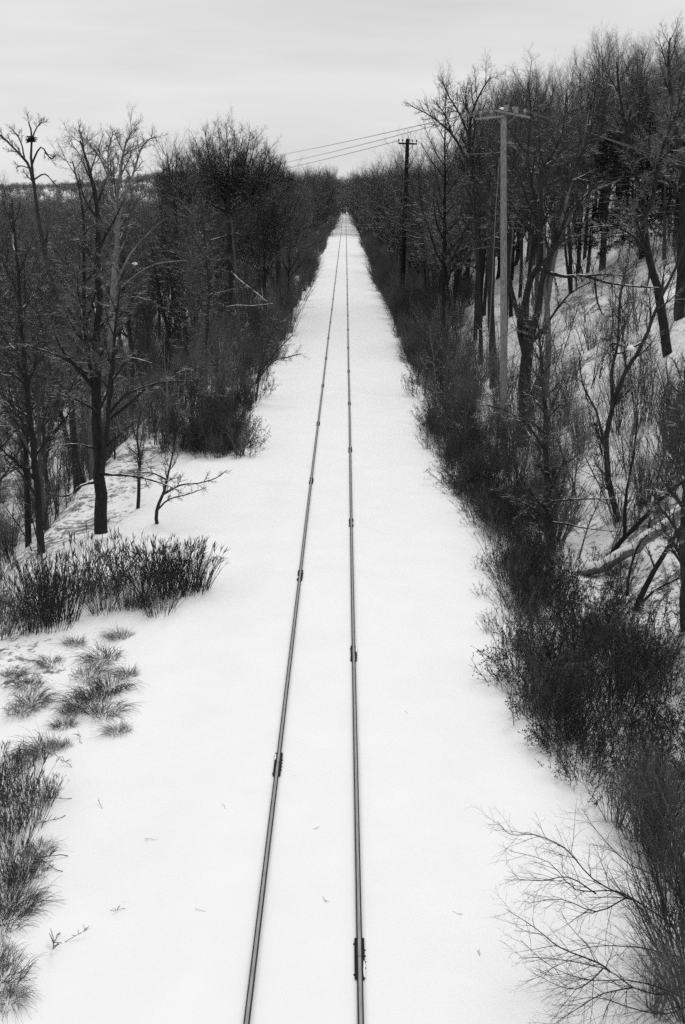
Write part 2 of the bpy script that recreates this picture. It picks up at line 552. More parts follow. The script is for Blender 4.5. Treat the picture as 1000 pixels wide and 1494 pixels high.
def make_rail(x, first, label):
    joints = []
    d = first
    while d < 660: joints.append(d); d += 11.89
    ends = [0.0] + joints + [690.0]
    V, Q = [], []
    n = len(PROF)
    for a, b in zip(ends[:-1], ends[1:]):
        ys = np.linspace(a + 0.006, b - 0.006, 7)
        o = len(V)
        for j, y in enumerate(ys):
            sag = -0.012 * (abs(j - 3) / 3) ** 2
            wx = 0.006 * math.sin(y * 0.13 + x)
            for (px, pz) in PROF: V.append((x + px + wx, y, pz + sag))
        for j in range(6):
            for k in range(n - 1):
                Q.append((o + j * n + k, o + j * n + k + 1, o + (j + 1) * n + k + 1, o + (j + 1) * n + k))
        for j in (0, 6):       # end faces
            for k in range(0, 6):
                q = (o + j * n + k, o + j * n + k + 1, o + j * n + n - 2 - k, o + j * n + n - 1 - k)
                Q.append(q if j == 0 else q[::-1])
    r = obj('rail', mesh_from('rail_mesh', np.array(V, float), np.array(Q), M_RAIL, smooth=False))
    tag(r, label, 'rail', 'rails of the track')
    # joint bars: one pair per joint, with bolts
    proto = None
    for k, d in enumerate(joints):
        wx = 0.006 * math.sin(d * 0.13 + x)
        for s in (-1, 1):
            if (s, 'p') not in BARS:
                t = Tubes()
                L = 0.46
                # bar with a foot and a bevelled top
                prof = [(0.013, -0.14), (0.074, -0.138), (0.078, -0.112), (0.060, -0.100), (0.060, -0.066), (0.074, -0.056), (0.072, -0.034), (0.044, -0.028)]
                m = len(prof)
                for j in range(m):
                    p, q = prof[j], prof[(j + 1) % m]
                    v = [Vector((s * p[0], -L, p[1])), Vector((s * p[0], L, p[1])), Vector((s * q[0], L, q[1])), Vector((s * q[0], -L, q[1]))]
                    t.quad(*(v if s > 0 else v[::-1]))
                for y in (-L, L):
                    for (i0, i1, i2, i3) in ((0, 1, 2, 3), (0, 3, 4, 7), (4, 5, 6, 7)):
                        t.quad(*[Vector((s * prof[i][0], y, prof[i][1])) for i in (i0, i1, i2, i3)])
                bar = obj('joint_bar', tmesh('joint_bar_mesh', t, M_STEEL, smooth=False), r)
                bolts = []
                for y in (-0.36, -0.21, -0.07, 0.07, 0.21, 0.36):
                    out = 0.024 if (s > 0) == (int(abs(y) * 10) % 2 == 0) else 0.006
                    tb = Tubes()
                    tb.add([(-s * 0.012, 0, 0), (s * out, 0, 0), (s * (out + 0.001), 0, 0)], [0.017, 0.015, 0.001], 6)
                    bolts.append(obj('bolt', tmesh('bolt_mesh', tb, M_BOLT, smooth=False), bar, (s * 0.066, y, -0.07)))
                BARS[(s, 'p')] = (bar, bolts)
            else:
                src, sb = BARS[(s, 'p')]
                bar = src.copy(); COL.objects.link(bar); bar.parent = r
                if d < 60:
                    for bb in sb:
                        c = bb.copy(); COL.objects.link(c); c.parent = bar
            bar.location = (x + wx, d + 0.02 * math.sin(d * 7.1), 0.0)
            if d < 45 and math.sin(d * 3.7 + s) > -0.3:
                ts = Tubes()
                y0 = 0.28 * math.sin(d * 1.9 + s); ln = 0.16 + 0.10 * math.sin(d * 5.3 + 2 * s)
                ts.add([(s * 0.062, y0 + f * ln, -0.034) for f in (-1, -.9, -.3, .2, .8, 1)], [0.003, 0.013, 0.017, 0.014, 0.012, 0.003], 7)
                tag(obj('lodged_snow', tmesh('lodged_snow_mesh', ts, M_CAP), bar), 'line of snow lodged along the dark bar')
    return r


BARS = {}
make_rail(RAIL_X[0], 21.2, 'left steel rail of the snow covered track, in the middle of the clearing')
make_rail(RAIL_X[1], 15.1, 'right steel rail of the snow covered track, with the nearest joint bars')

# ------------------------------------------------------------------ utility poles and wires
def make_pole(name, base, top, r0, r1, mat, label):
    e = empty(name, base, label, 'utility pole')
    t = Tubes()
    b = Vector(base); tp = Vector(top)
    pts = [b + Vector((0, 0, -0.8)) + (tp - b) * 0] + [b.lerp(tp, f) for f in (0.1, 0.3, 0.5, 0.7, 0.9, 1.0)] + [tp + Vector((0, 0, 0.02))]
    R = [r0, r0] + [r0 + (r1 - r0) * f for f in (0.3, 0.5, 0.7, 0.9, 1.0)] + [0.005]
    t.add(pts, R, 14)
    obj('shaft', tmesh('pole_shaft_mesh', t, mat, origin=base), e)
    return e


def part_box(name, c, ax, ay, az, mat, parent, base):
    t = Tubes(); t.box(Vector(c) - Vector(base), ax, ay, az)
    return obj(name, tmesh(name + '_mesh', t, mat, smooth=False), parent)


def insulator(c, parent, base, mat=M_CERAM, s=1.0):
    t = Tubes(); c = Vector(c) - Vector(base)
    t.add([c, c + Vector((0, 0, .10 * s)), c + Vector((0, 0, .11 * s)), c + Vector((0, 0, .16 * s)), c + Vector((0, 0, .17 * s)), c + Vector((0, 0, .24 * s)), c + Vector((0, 0, .25 * s))], [.02 * s, .02 * s, .07 * s, .06 * s, .075 * s, .05 * s, .004], 10)
    return obj('insulator', tmesh('insulator_mesh', t, mat), parent)


# pale pole
ZP = 56.0
pb = at(736, 640, ZP); pb.z = tz(pb.x, pb.y)
pt = at(735, 160, ZP + 0.5)
PALE_BASE = pb
pole1 = make_pole('utility_pole', pb, pt, 0.18, 0.135, M_POLE, 'pale grey weathered utility pole with double crossarms beside the right bank')
ptop = pt
a1 = Vector((0.95, -0.25, -0.20)).normalized()      # right arm droops to the right
a2 = Vector((-0.97, -0.1, -0.10)).normalized()
nrm = Vector((0.25, 0.95, 0)).normalized()
ca = ptop + Vector((0, 0, -0.12))
for s in (-1, 1):
    part_box('crossarm', ca + nrm * s * 0.2 + a1 * 0.45, a1 * 0.85, nrm * 0.045, Vector((0.009, 0, 0.045)), M_ARM, pole1, pb)
    part_box('crossarm', ca + nrm * s * 0.23 + a2 * 0.62 + Vector((0, 0, -0.07 + 0.12 * s)), a2 * 0.70, nrm * 0.045, Vector((-0.005, 0, 0.042)), M_ARM, pole1, pb)
for u in (-1.05, -0.55, 0.5, 1.05):
    insulator(ca + (a1 * u if u > 0 else a2 * -u + Vector((0, 0, -0.19))) + nrm * (-0.2 if u > 0 else -0.23) + Vector((0, 0, 0.06)), pole1, pb, s=1.1)
for u in (0.15, 0.62):
    part_box('cutout_box', ca + a1 * u + nrm * -0.2 + Vector((0, 0, 0.20)), Vector((0.10, 0, 0)), Vector((0, 0.09, 0)), Vector((0, 0, 0.14)), M_METAL, pole1, pb)
t = Tubes()
t.add([ptop - pb + Vector((-0.05, 0, -0.02)), ptop - pb + Vector((-0.02, 0, 0.06)), ptop - pb + Vector((0, 0, 0.10))], [0.17, 0.12, 0.01], 10)
obj('snow_cap', tmesh('snow_cap_mesh', t, M_CAP), pole1)
for s in (-1, 1):
    t = Tubes()
    t.add([ptop - pb + Vector((0, -0.15, -0.75)), ptop - pb + a1 * s * 0.62 + Vector((0, -0.22, -0.17))], [0.02, 0.02], 5)
    obj('brace', tmesh('brace_mesh', t, M_METAL), pole1)
t = Tubes()
gq = [at(729, 230, ZP + 0.4) - pb, at(724, 300, ZP - 0.2) - pb, at(718, 420, ZP - 0.8) - pb]
gq.append(gq[-1] + (gq[-1] - gq[0]) * 1.2); gq[-1].z = -0.4
t.add(gq, [0.011] * 4, 5)
obj('guy_wire', tmesh('guy_wire_mesh', t, M_METAL), pole1)

# dark pole
ZD = 124.0
db = at(586, 437, ZD); db.z = tz(db.x, db.y)
dt = at(595, 203, ZD - 0.5)
pole2 = make_pole('utility_pole', db, dt, 0.27, 0.19, M_DPOLE, 'black creosoted utility pole standing farther along the right bank')
part_box('crossarm', dt + Vector((0, -0.25, -0.45)), Vector((1.0, 0.9, 0)), Vector((0, 0.06, 0)), Vector((0, 0, 0.08)), M_DPOLE, pole2, db)
for u in (-0.95, -0.55, 0.5, 0.95):
    insulator(dt + Vector((1.0 * u, -0.25 + 0.9 * u, -0.37)), pole2, db, s=1.4)
for s in (-1, 1):
    t = Tubes()
    t.add([dt - db + Vector((0, -0.22, -1.3)), dt - db + Vector((s * 0.6, -0.25 + s * .5, -0.52))], [0.025, 0.025], 5)
    obj('brace', tmesh('brace_mesh', t, M_DPOLE), pole2)


def wire(a, b, sag, label, r=0.012, group=None):
    a = Vector(a); b = Vector(b)
    t = Tubes()
    n = 16
    t.add([a.lerp(b, i / n) - a - Vector((0, 0, sag * 4 * (i / n) * (1 - i / n))) for i in range(n + 1)], [r] * (n + 1), 5)
    o = obj('overhead_wire', tmesh('wire_mesh', t, M_WIRE), None, a)
    return tag(o, label, 'wire', group)


wl = ca + a2 * 1.05 + nrm * -0.23 + Vector((0, 0, 0.13))
wl2 = ca + a2 * 0.55 + nrm * -0.23 + Vector((0, 0, 0.13))
wire(wl, at(330, 236, 300), 0.5, 'topmost thin wire crossing the sky from the pale pole to the left trees', 0.019)
wire(wl2, at(330, 247, 300), 0.8, 'middle thin wire crossing the sky just below the topmost wire', 0.019)
wire(dt + Vector((-0.95, -1.1, -0.2)), at(330, 262, 330), 0.4, 'lowest wire crossing the sky from the black pole crossarm to the left trees', 0.03)
wire(dt + Vector((0.95, 0.6, -0.2)), pt + Vector((0, .2, -1.9)), 0.5, 'slack wire strung between the black pole and the pale pole', 0.02)
wr = ca + a1 * 1.05 + nrm * -0.2 + Vector((0, 0, 0.3))
wr2 = ca + a1 * 0.5 + nrm * -0.2 + Vector((0, 0, 0.3))
wire(wr, at(1060, 262, 62), 0.05, 'upper wire running from the pale pole to the right past dark evergreens', 0.02)
wire(wr2, at(1060, 256, 64), 0.05, 'lower wire running from the pale pole to the right edge over the hillside', 0.02)

# ------------------------------------------------------------------ hand-shaped trees, left
shaped_tree('bare_tree', 'largest multi-stemmed bare tree on the left bank, snow along its low limbs', 'tree', [
    dict(p=[(150, 787), (147, 720), (143, 640), (141, 560), (143, 470), (144, 380), (141, 300), (128, 240), (117, 205)], z=41, dz=1, r=(11, 1.2), n=1.7, l=2.6, s=0.3),
    dict(p=[(143, 650), (136, 560), (124, 470), (123, 380), (120, 300), (106, 235)], z=41.3, dz=2, r=(5.5, 1), n=1.5, l=2.4, s=0.3),
    dict(p=[(149, 690), (157, 620), (162, 550), (170, 470), (178, 400)], z=41, dz=-1.5, r=(4.5, 1), n=0.9, l=2.0, s=0.35),
    dict(p=[(144, 704), (120, 708), (97, 724), (67, 719)], z=41, dz=-2, r=(2.6, 0.8), n=0.4, l=0.8, s=0.3, lvl=1),
    dict(p=[(150, 692), (190, 694), (230, 703), (262, 716)], z=41, dz=-1.5, r=(2.4, 0.6), n=0.8, l=0.8, s=0.2, lvl=1),
    dict(p=[(160, 612), (188, 590), (215, 566), (248, 551), (263, 535)], z=41, dz=-1.5, r=(2.8, 0.7), n=0.8, l=0.9, s=0.3, lvl=1),
    dict(p=[(158, 605), (180, 580), (205, 566), (240, 557), (282, 556)], z=41, dz=-2.5, r=(2.4, 0.6), n=0.8, l=0.9, s=0.3, lvl=1),
    dict(p=[(157, 650), (176, 634), (198, 615)], z=41, dz=-1.5, r=(2.4, 0.8), n=0.5, l=0.7, s=0.3, lvl=1),
    dict(p=[(158, 525), (190, 522), (222, 530)], z=41, dz=-1.0, r=(2.2, 0.7), n=0.5, l=0.7, s=0.3, lvl=1),
    dict(p=[(141, 600), (110, 582), (75, 574)], z=41, dz=-1.5, r=(2.4, 0.7), n=0.7, l=0.9, s=0.3, lvl=1),
    dict(p=[(128, 545), (88, 520), (36, 502)], z=41, dz=-1.5, r=(2.6, 0.7), n=0.8, l=0.9, s=0.3, lvl=1),
    dict(p=[(141, 655), (110, 648), (85, 650)], z=41, dz=-1.5, r=(2.2, 0.6), n=0.7, l=0.7, s=0.3, lvl=1),
])
shaped_tree('bare_tree', 'thin straight bare tree on the left bank crest, left of the multi-stemmed one', 'tree', [
    dict(p=[(62, 815), (56, 740), (49, 650), (39, 560), (31, 480), (27, 400), (20, 330), (18, 290)], z=40, dz=1, r=(6.5, 1), n=1.3, l=2.2, s=0.2),
    dict(p=[(54, 725), (30, 690), (8, 670)], z=40, dz=-1, r=(2.4, 0.7), n=0.6, l=0.8, s=0.3, lvl=1),
    dict(p=[(48, 640), (20, 600), (-15, 590)], z=40, dz=-1, r=(2.4, 0.7), n=0.6, l=0.8, s=0.3, lvl=1),
    dict(p=[(38, 560), (15, 545), (-20, 540)], z=40, dz=-1, r=(2.4, 0.7), n=0.6, l=0.8, s=0.3, lvl=1),
])
shaped_tree('bare_tree', 'tall leaning bare tree carrying a dark nest, its top bare against the sky at left', 'tree', [
    dict(p=[(112, 700), (105, 600), (98, 520), (84, 440), (68, 385), (58, 330), (50, 270), (46, 230), (46, 196), (42, 178)], z=52, r=(6, 0.9), n=0.35, l=1.6, s=0.25),
    dict(p=[(50, 268), (40, 238), (22, 218), (2, 198), (-8, 194)], z=52, dz=-1, r=(2.6, 0.7), n=1.6, l=0.75, s=0.3, lvl=1),
    dict(p=[(47, 240), (60, 214), (74, 232), (82, 226)], z=52, r=(1.6, 0.6), n=1.0, l=0.6, s=0.4, lvl=1),
    dict(p=[(46, 205), (54, 186), (62, 178)], z=52, r=(1.3, 0.5), n=0.9, l=0.6, s=0.4, lvl=1),
    dict(p=[(36, 230), (30, 205), (18, 188)], z=52, r=(1.4, 0.5), n=1.0, l=0.6, s=0.4, lvl=1),
    dict(p=[(50, 262), (66, 254), (80, 268), (88, 275)], z=52, r=(1.4, 0.5), n=0.4, l=0.5, s=0.4, lvl=1),
    dict(p=[(48, 247), (30, 242), (24, 246)], z=52, r=(1.2, 0.5), n=0.4, l=0.5, s=0.4, lvl=1),
])
t = Tubes()
nb = at(46, 203, 51.9)
for k in range(90):
    a = U(0, 6.28); rr = U(0.05, 0.17); zz = U(-0.12, 0.1)
    p = Vector((rr * math.cos(a), rr * math.sin(a), zz))
    t.add([p, p + Vector((-math.sin(a), math.cos(a), U(-.3, .3))) * U(0.12, 0.25)], [0.016, 0.012], 3)
t.add([(0, 0, -.14), (0, 0, -.08), (0, 0, 0.02), (0, 0, 0.06)], [0.03, 0.12, 0.15, 0.02], 9)
tag(obj('bird_nest', tmesh('nest_mesh', t, M_NEST), None, nb), 'dark twig nest in the top fork of the leaning tree', 'nest')

shaped_tree('bare_tree', 'pale barked bare tree with twisting top limbs behind the multi-stemmed tree', 'tree', [
    dict(p=[(158, 620), (161, 520), (165, 430), (171, 350), (170, 300), (176, 250), (182, 215), (192, 192)], z=60, r=(6, 0.9), n=1.2, l=2.6, s=0.35),
    dict(p=[(171, 345), (178, 300), (192, 262), (203, 225), (215, 205), (229, 200)], z=60, dz=-1, r=(2.6, 0.7), n=2.0, l=1.2, s=0.3, lvl=1),
    dict(p=[(167, 420), (190, 372), (222, 335), (246, 317)], z=60, dz=-2, r=(2.0, 0.5), n=1.5, l=1.2, s=0.3, lvl=1),
    dict(p=[(170, 310), (160, 262), (158, 222), (165, 195)], z=60, dz=1, r=(2.2, 0.7), n=2.0, l=1.2, s=0.3, lvl=1),
    dict(p=[(160, 262), (146, 230), (130, 212), (114, 190)], z=60.3, dz=1, r=(1.8, 0.6), n=1.6, l=1.0, s=0.3, lvl=1),
    dict(p=[(166, 432), (190, 408), (225, 386), (272, 380)], z=60, dz=-3, r=(1.6, 0.4), n=1.3, l=1.0, s=0.3, lvl=1),
], mats=(M_PALE, M_TWIGP))
shaped_tree('bare_tree', 'dead snag in the left wood with two snow-topped broken limbs near the track', 'tree', [
    dict(p=[(354, 600), (351, 520), (347, 450), (343, 380), (338, 320)], z=74, r=(3, 1), n=0.6, l=1.5, s=0.3),
    dict(p=[(330, 448), (345, 446), (372, 446), (399, 443)], z=73.5, dz=-1, r=(1.2, 0.7), n=0.4, l=0.5, lvl=1),
    dict(p=[(337, 396), (352, 411), (366, 421), (389, 440)], z=73.5, dz=-1, r=(1.3, 0.7), n=0.4, l=0.5, lvl=1),
], mats=(M_BARKS, M_TWIG))
shaped_tree('bare_tree', 'dead snag deep in the left wood with a snow-topped forked broken limb', 'tree', [
    dict(p=[(298, 600), (302, 480), (305, 420), (298, 350), (294, 290)], z=76, r=(3, 1), n=0.6, l=1.5, s=0.3),
    dict(p=[(299, 363), (310, 351), (328, 345), (349, 339)], z=75.5, dz=-1.5, r=(1.9, 0.6), n=0.6, l=0.7, lvl=1),
    dict(p=[(306, 380), (294, 366), (281, 345)], z=75.5, dz=-1.5, r=(1.8, 0.6), n=0.5, l=0.6, lvl=1),
    dict(p=[(303, 430), (330, 425), (352, 418)], z=75.5, dz=-1.5, r=(1.0, 0.4), n=0.6, l=0.6, lvl=1),
], mats=(M_BARKS, M_TWIG))
shaped_tree('young_tree', 'small crooked young tree on open snow, its branches spreading toward the track', 'young tree', [
    dict(p=[(230, 766), (229, 745), (240, 715), (246, 690), (252, 664), (256, 640)], z=41.5, r=(3.2, 0.8), n=0.8, l=0.8, s=0.3),
    dict(p=[(237, 722), (262, 708), (290, 705), (316, 697), (331, 686)], z=41.3, dz=-1, r=(1.7, 0.5), n=1.2, l=0.5, s=0.2, lvl=1),
    dict(p=[(229, 745), (248, 728), (272, 722), (300, 712)], z=41.3, dz=-1.5, r=(1.5, 0.5), n=1.0, l=0.5, s=0.2, lvl=1),
    dict(p=[(243, 700), (222, 690), (195, 690), (170, 692)], z=41.3, dz=-0.5, r=(1.5, 0.5), n=1.0, l=0.5, s=0.2, lvl=1),
], rmin=0.004)
shaped_tree('young_tree', 'short dark stem of a young tree on snow under the thicket', 'young tree', [
    dict(p=[(199, 727), (203, 700), (205, 672), (200, 640), (206, 600)], z=44, r=(3.2, 1), n=0.9, l=1.0, s=0.3),
])

# ------------------------------------------------------------------ hand-shaped trees, right
shaped_tree('bare_tree', 'forked bare tree behind the pale pole with a long snow-laden horizontal limb', 'tree', [
    dict(p=[(765, 640), (766, 560), (770, 500), (774, 470)], z=57, r=(9.5, 8), n=0.3, l=2.0, s=0.5),
    dict(p=[(768, 520), (761, 470), (775, 412), (790, 376), (784, 327), (780, 290), (770, 230), (775, 170), (770, 120)], z=57, dz=1.5, r=(6.5, 0.9), n=1.4, l=3.2, s=0.3),
    dict(p=[(772, 500), (784, 457), (793, 399), (811, 358), (829, 313), (850, 290), (880, 262)], z=57, dz=-1.5, r=(6, 0.9), n=1.0, l=2.4, s=0.4),
    dict(p=[(788, 380), (788, 325), (790, 280), (790, 247), (806, 226), (822, 190), (826, 140)], z=57, dz=-1, r=(4.5, 0.8), n=1.1, l=2.4, s=0.4),
    dict(p=[(808, 360), (812, 320), (830, 270), (845, 235), (862, 190), (868, 130)], z=56.6, dz=1, r=(4.2, 0.8), n=1.1, l=2.4, s=0.4),
    dict(p=[(790, 392), (815, 402), (850, 402), (885, 412), (920, 417), (962, 420)], z=56.8, dz=-3, r=(3.4, 0.9), n=0.8, l=1.2, s=0.3, lvl=1),
    dict(p=[(855, 403), (885, 400), (915, 402), (925, 396)], z=55.4, dz=-1, r=(1.7, 0.6), n=0.6, l=0.7, s=0.3, lvl=1),
    dict(p=[(868, 405), (872, 440), (884, 462), (905, 455)], z=55.3, dz=-1, r=(1.8, 0.6), n=0.7, l=0.9, s=0.3, lvl=1),
    dict(p=[(776, 500), (800, 470), (830, 430), (865, 410)], z=57, dz=-2, r=(2.4, 0.8), n=0.8, l=1.2, s=0.3, lvl=1),
    dict(p=[(760, 470), (742, 400), (745, 330), (725, 270), (730, 200)], z=57.5, dz=2, r=(4, 0.8), n=1.2, l=2.4, s=0.3),
], mats=(M_BARKN, M_TWIG))
shaped_tree('bare_tree', 'bare tree with two long pale limbs rising above the snowy hillside', 'tree', [
    dict(p=[(797, 560), (800, 470), (795, 400), (792, 330), (790, 280), (789, 248), (806, 226), (815, 190)], z=66, r=(5, 1), n=0.8, l=2.4, s=0.5),
    dict(p=[(792, 330), (785, 270), (760, 225), (742, 205), (738, 170)], z=66, dz=1, r=(2.7, 0.7), n=1.2, l=2, s=0.3, lvl=1),
    dict(p=[(800, 440), (815, 350), (832, 270), (846, 232), (860, 160)], z=66, dz=-1, r=(3.2, 0.8), n=1.2, l=2, s=0.3, lvl=1),
    dict(p=[(812, 360), (840, 300), (860, 282), (905, 262)], z=66, dz=-1.4, r=(2.4, 0.7), n=0.9, l=1.2, s=0.3, lvl=1),
], mats=(M_PALE, M_TWIGP))
shaped_tree('bare_tree', 'crooked bare tree left of the pale pole, its limbs reaching left over the sky', 'tree', [
    dict(p=[(722, 500), (716, 400), (714, 345), (709, 290), (692, 255), (686, 215), (687, 175), (699, 140), (716, 112)], z=72, r=(5.5, 0.8), n=1.5, l=2.8, s=0.35),
    dict(p=[(692, 256), (672, 215), (655, 190), (640, 178), (622, 165), (601, 155)], z=72, dz=-1.5, r=(2.5, 0.6), n=1.6, l=1.5, s=0.3, lvl=1),
    dict(p=[(686, 205), (672, 168), (656, 142), (646, 118)], z=72, dz=1, r=(2.2, 0.6), n=1.6, l=1.5, s=0.3, lvl=1),
    dict(p=[(660, 196), (650, 168), (636, 150)], z=71.5, r=(1.4, 0.5), n=1.4, l=1.0, s=0.3, lvl=1),
    dict(p=[(688, 175), (680, 150), (682, 122)], z=72, r=(1.6, 0.5), n=1.4, l=1.2, s=0.3, lvl=1),
])
shaped_tree('bare_tree', 'dark straight bare tree rooted where brush meets the fallen log', 'tree', [
    dict(p=[(808, 810), (801, 750), (797, 680), (796, 600), (790, 530), (785, 470)], z=40.5, r=(7, 1.2), n=2.0, l=1.8, s=0.1),
    dict(p=[(804, 765), (775, 740), (745, 725), (725, 712)], z=40.5, dz=-1, r=(1.8, 0.6), n=1.2, l=0.7, s=0.2, lvl=1),
    dict(p=[(806, 762), (830, 765), (850, 770), (900, 776)], z=40.5, dz=-1, r=(2, 0.6), n=0.8, l=0.7, s=0.2, lvl=1),
    dict(p=[(806, 732), (850, 728), (893, 728)], z=40.5, dz=0.5, r=(1.9, 0.8), n=0.5, l=0.7, s=0.2, lvl=1),
    dict(p=[(797, 660), (770, 620), (735, 598), (700, 590)], z=40.5, dz=-1, r=(2, 0.6), n=1.2, l=0.8, s=0.2, lvl=1),
    dict(p=[(796, 620), (815, 570), (835, 540)], z=40.5, dz=1, r=(2, 0.6), n=1.2, l=0.8, s=0.2, lvl=1),
])
shaped_tree('bare_tree', 'dark leaning trunk on the open snow of the hillside near the right edge', 'tree', [
    dict(p=[(978, 498), (962, 440), (948, 380), (938, 320), (930, 265), (918, 200), (905, 140), (900, 90)], z=60, dz=2, r=(7.6, 1.1), n=1.0, l=3.0, s=0.3),
    dict(p=[(938, 322), (955, 280), (962, 230), (985, 170), (1000, 110)], z=60, dz=1, r=(4, 0.9), n=1.2, l=2.4, s=0.3),
    dict(p=[(945, 372), (925, 345), (895, 330), (860, 332)], z=60, dz=-2, r=(2.4, 0.7), n=0.8, l=1.4, s=0.3, lvl=1),
])
shaped_tree('bare_tree', 'thick dark trunk rising at the very right edge of the hillside', 'tree', [
    dict(p=[(994, 458), (994, 400), (998, 330), (996, 250), (985, 170), (975, 100), (978, 55)], z=66, r=(9, 1.1), n=1.2, l=3.2, s=0.4),
])
shaped_tree('bare_tree', 'slim crooked bare tree with a clump of snow caught on its side branch', 'tree', [
    dict(p=[(908, 797), (900, 750), (892, 712), (884, 660), (892, 600), (912, 545), (937, 502), (960, 446), (986, 390), (1004, 350)], z=42, dz=2, r=(5.5, 1.6), n=1.4, l=1.6, s=0.15),
    dict(p=[(941, 497), (918, 507), (893, 500), (886, 512)], z=43.4, dz=-0.6, r=(1.8, 0.7), n=0.5, l=0.6, s=0.3, lvl=1),
    dict(p=[(893, 600), (893, 540), (902, 500), (905, 430), (918, 380)], z=42.7, dz=1, r=(3, 0.8), n=1.3, l=1.4, s=0.3),
    dict(p=[(884, 660), (870, 600), (850, 560), (846, 520)], z=42.4, dz=1, r=(2.4, 0.7), n=1.2, l=1.2, s=0.3, lvl=1),
])


def snow_lump(px, py, zc, s, label):
    t = Tubes()
    prof = [(-0.5, 0.05), (-0.32, 0.8), (0.0, 1.0), (0.35, 0.75), (0.6, 0.35), (0.7, 0.02)]
    t.add([Vector((U(-.05, .05) * s, 0, h * s)) for h, _ in prof], [r * s for _, r in prof], 9)
    V_, Q_ = t.arrays()
    V_ = V_ + rng.normal(0, 0.07 * s, V_.shape)
    return tag(obj('snow_clump', mesh_from('snow_clump_mesh', V_, Q_, M_CAP), None, at(px, py, zc)), label, 'snow clump')


snow_lump(921, 508, 42.9, 0.17, 'white clump of snow caught on a side branch of the slim crooked tree')
snow_lump(197, 385, 58.5, 0.13, 'white clump of snow lodged beside the pale barked tree at left')

# fallen log and leaning stems by it
shaped_tree('fallen_log', 'thick pale fallen log dusted with snow, propped across the right bank', 'log', [
    dict(p=[(846, 834, 38.5), (870, 828, 38.2), (905, 810, 37.8), (940, 788, 37.4), (975, 762, 37.0), (1012, 732, 36.6)], r=(9.4, 8.4), n=0.0),
    dict(p=[(955, 778, 37.3), (952, 760, 37.1), (956, 742, 37.0)], r=(3, 1.5), n=0.0),
], mats=(M_LOG, M_TWIG), sink=-0.1, kids=('log_trunk', 'log_twigs'))
shaped_tree('leaning_stem', 'dark bent stem leaning right just above the fallen log', 'tree', [
    dict(p=[(884, 815), (906, 790), (935, 760), (968, 725), (1012, 690)], z=38.6, dz=-1, r=(4, 2.6), n=0.7, l=0.9, s=0.3, lvl=1),
    dict(p=[(912, 782), (912, 750), (915, 715), (925, 660), (930, 610)], z=38.3, dz=-.3, r=(3.2, 1), n=1.2, l=0.9, s=0.3, lvl=1),
], sink=-0.1)
shaped_tree('leaning_stem', 'dark bare stem leaning right below the fallen log', 'tree', [
    dict(p=[(922, 895), (945, 850), (975, 800), (1004, 755), (1030, 700)], z=34.5, r=(5, 2), n=0.8, l=1.0, s=0.3, lvl=1),
    dict(p=[(925, 892), (955, 862), (985, 846), (1015, 835)], z=34.5, dz=-.5, r=(2.4, 1), n=0.6, l=0.8, s=0.3, lvl=1),
    dict(p=[(915, 870), (918, 840), (930, 800), (944, 780)], z=34.7, r=(2.4, 1), n=0.6, l=0.8, s=0.3, lvl=1),
])
shaped_tree('bare_tree', 'dark trunk cut off by the right edge below the fallen log', 'tree', [
    dict(p=[(1004, 985), (1000, 880), (998, 800), (1001, 720), (1006, 620), (1000, 540)], z=32, r=(9, 3), n=1.5, l=1.6, s=0.25),
])

# ------------------------------------------------------------------ evergreens on the hill
def pine_mesh(seed, H=12.0):
    random.seed(seed)
    a, b = Tubes(), Tubes()
    a.add([Vector((0, 0, -0.5)), Vector((0.05, 0, H * .5)), Vector((0, 0, H))], [0.22, 0.15, 0.02], 8)
    for k in range(70):
        f = k / 70
        z = H * (0.14 + 0.84 * f)
        L = H * 0.27 * (1 - f) ** 0.75 + 0.3
        L *= U(0.7, 1.15)
        az = k * 2.4 + U(-.4, .4)
        d = Vector((math.cos(az), math.sin(az), U(-0.12, 0.2)))
        p0 = Vector((0, 0, z))
        pts = [p0 + d * L * q + Vector((0, 0, -0.12 * L * q * q)) for q in (0, .35, .7, 1)]
        a.add(pts, [0.04, 0.03, 0.02, 0.01], 4)
        for j in range(int(26 * L / 2) + 8):
            q = U(0.15, 1.0)
            c = p0 + d * L * q + Vector((0, 0, -0.12 * L * q * q)) + rv() * 0.13 * (0.5 + L / 3)
            for m in range(7):
                v = rv().normalized() * U(0.14, 0.30)
                w = v.cross(rv()).normalized() * 0.016
                b.quad(c - w, c + w, c + v + w * .3, c + v - w * .3)
    return tmesh('pine_trunk_mesh', a, M_BARK), tmesh('pine_crown_mesh', b, M_NEEDLE, smooth=False)


pm = [pine_mesh(31), pine_mesh(32)]
random.seed(5)
for k, (px, py, zc, H, lab) in enumerate([
        (1003, 118, 84, 13.0, 'tallest dark evergreen at the right edge behind bare branches'),
        (950, 165, 86, 10.0, 'dense dark evergreen left of the tallest one on the hilltop'),
        (890, 186, 90, 9.0, 'low broad evergreen farthest left of those on the hilltop'),
        (1040, 140, 80, 12.0, 'dark evergreen cut by the right edge of the hillside')]):
    p = at(px, py, zc)
    z = tz(p.x, p.y)
    e = empty('evergreen_tree', (p.x, p.y, z), lab, 'evergreen')
    H = max(5, p.z - z)
    e.scale = (max(1.0, H / 12) * 1.25, max(1.0, H / 12) * 1.25, H / 12)
    e.rotation_euler = (0, 0, U(0, 6))
    obj('trunk', pm[k % 2][0], e); obj('crown', pm[k % 2][1], e)

# ------------------------------------------------------------------ woods: individual trees
random.seed(21)
taken = []


def free(x, y, d):
    for (a, b) in taken:
        if (a - x) ** 2 + (b - y) ** 2 < d * d: return False
    return True


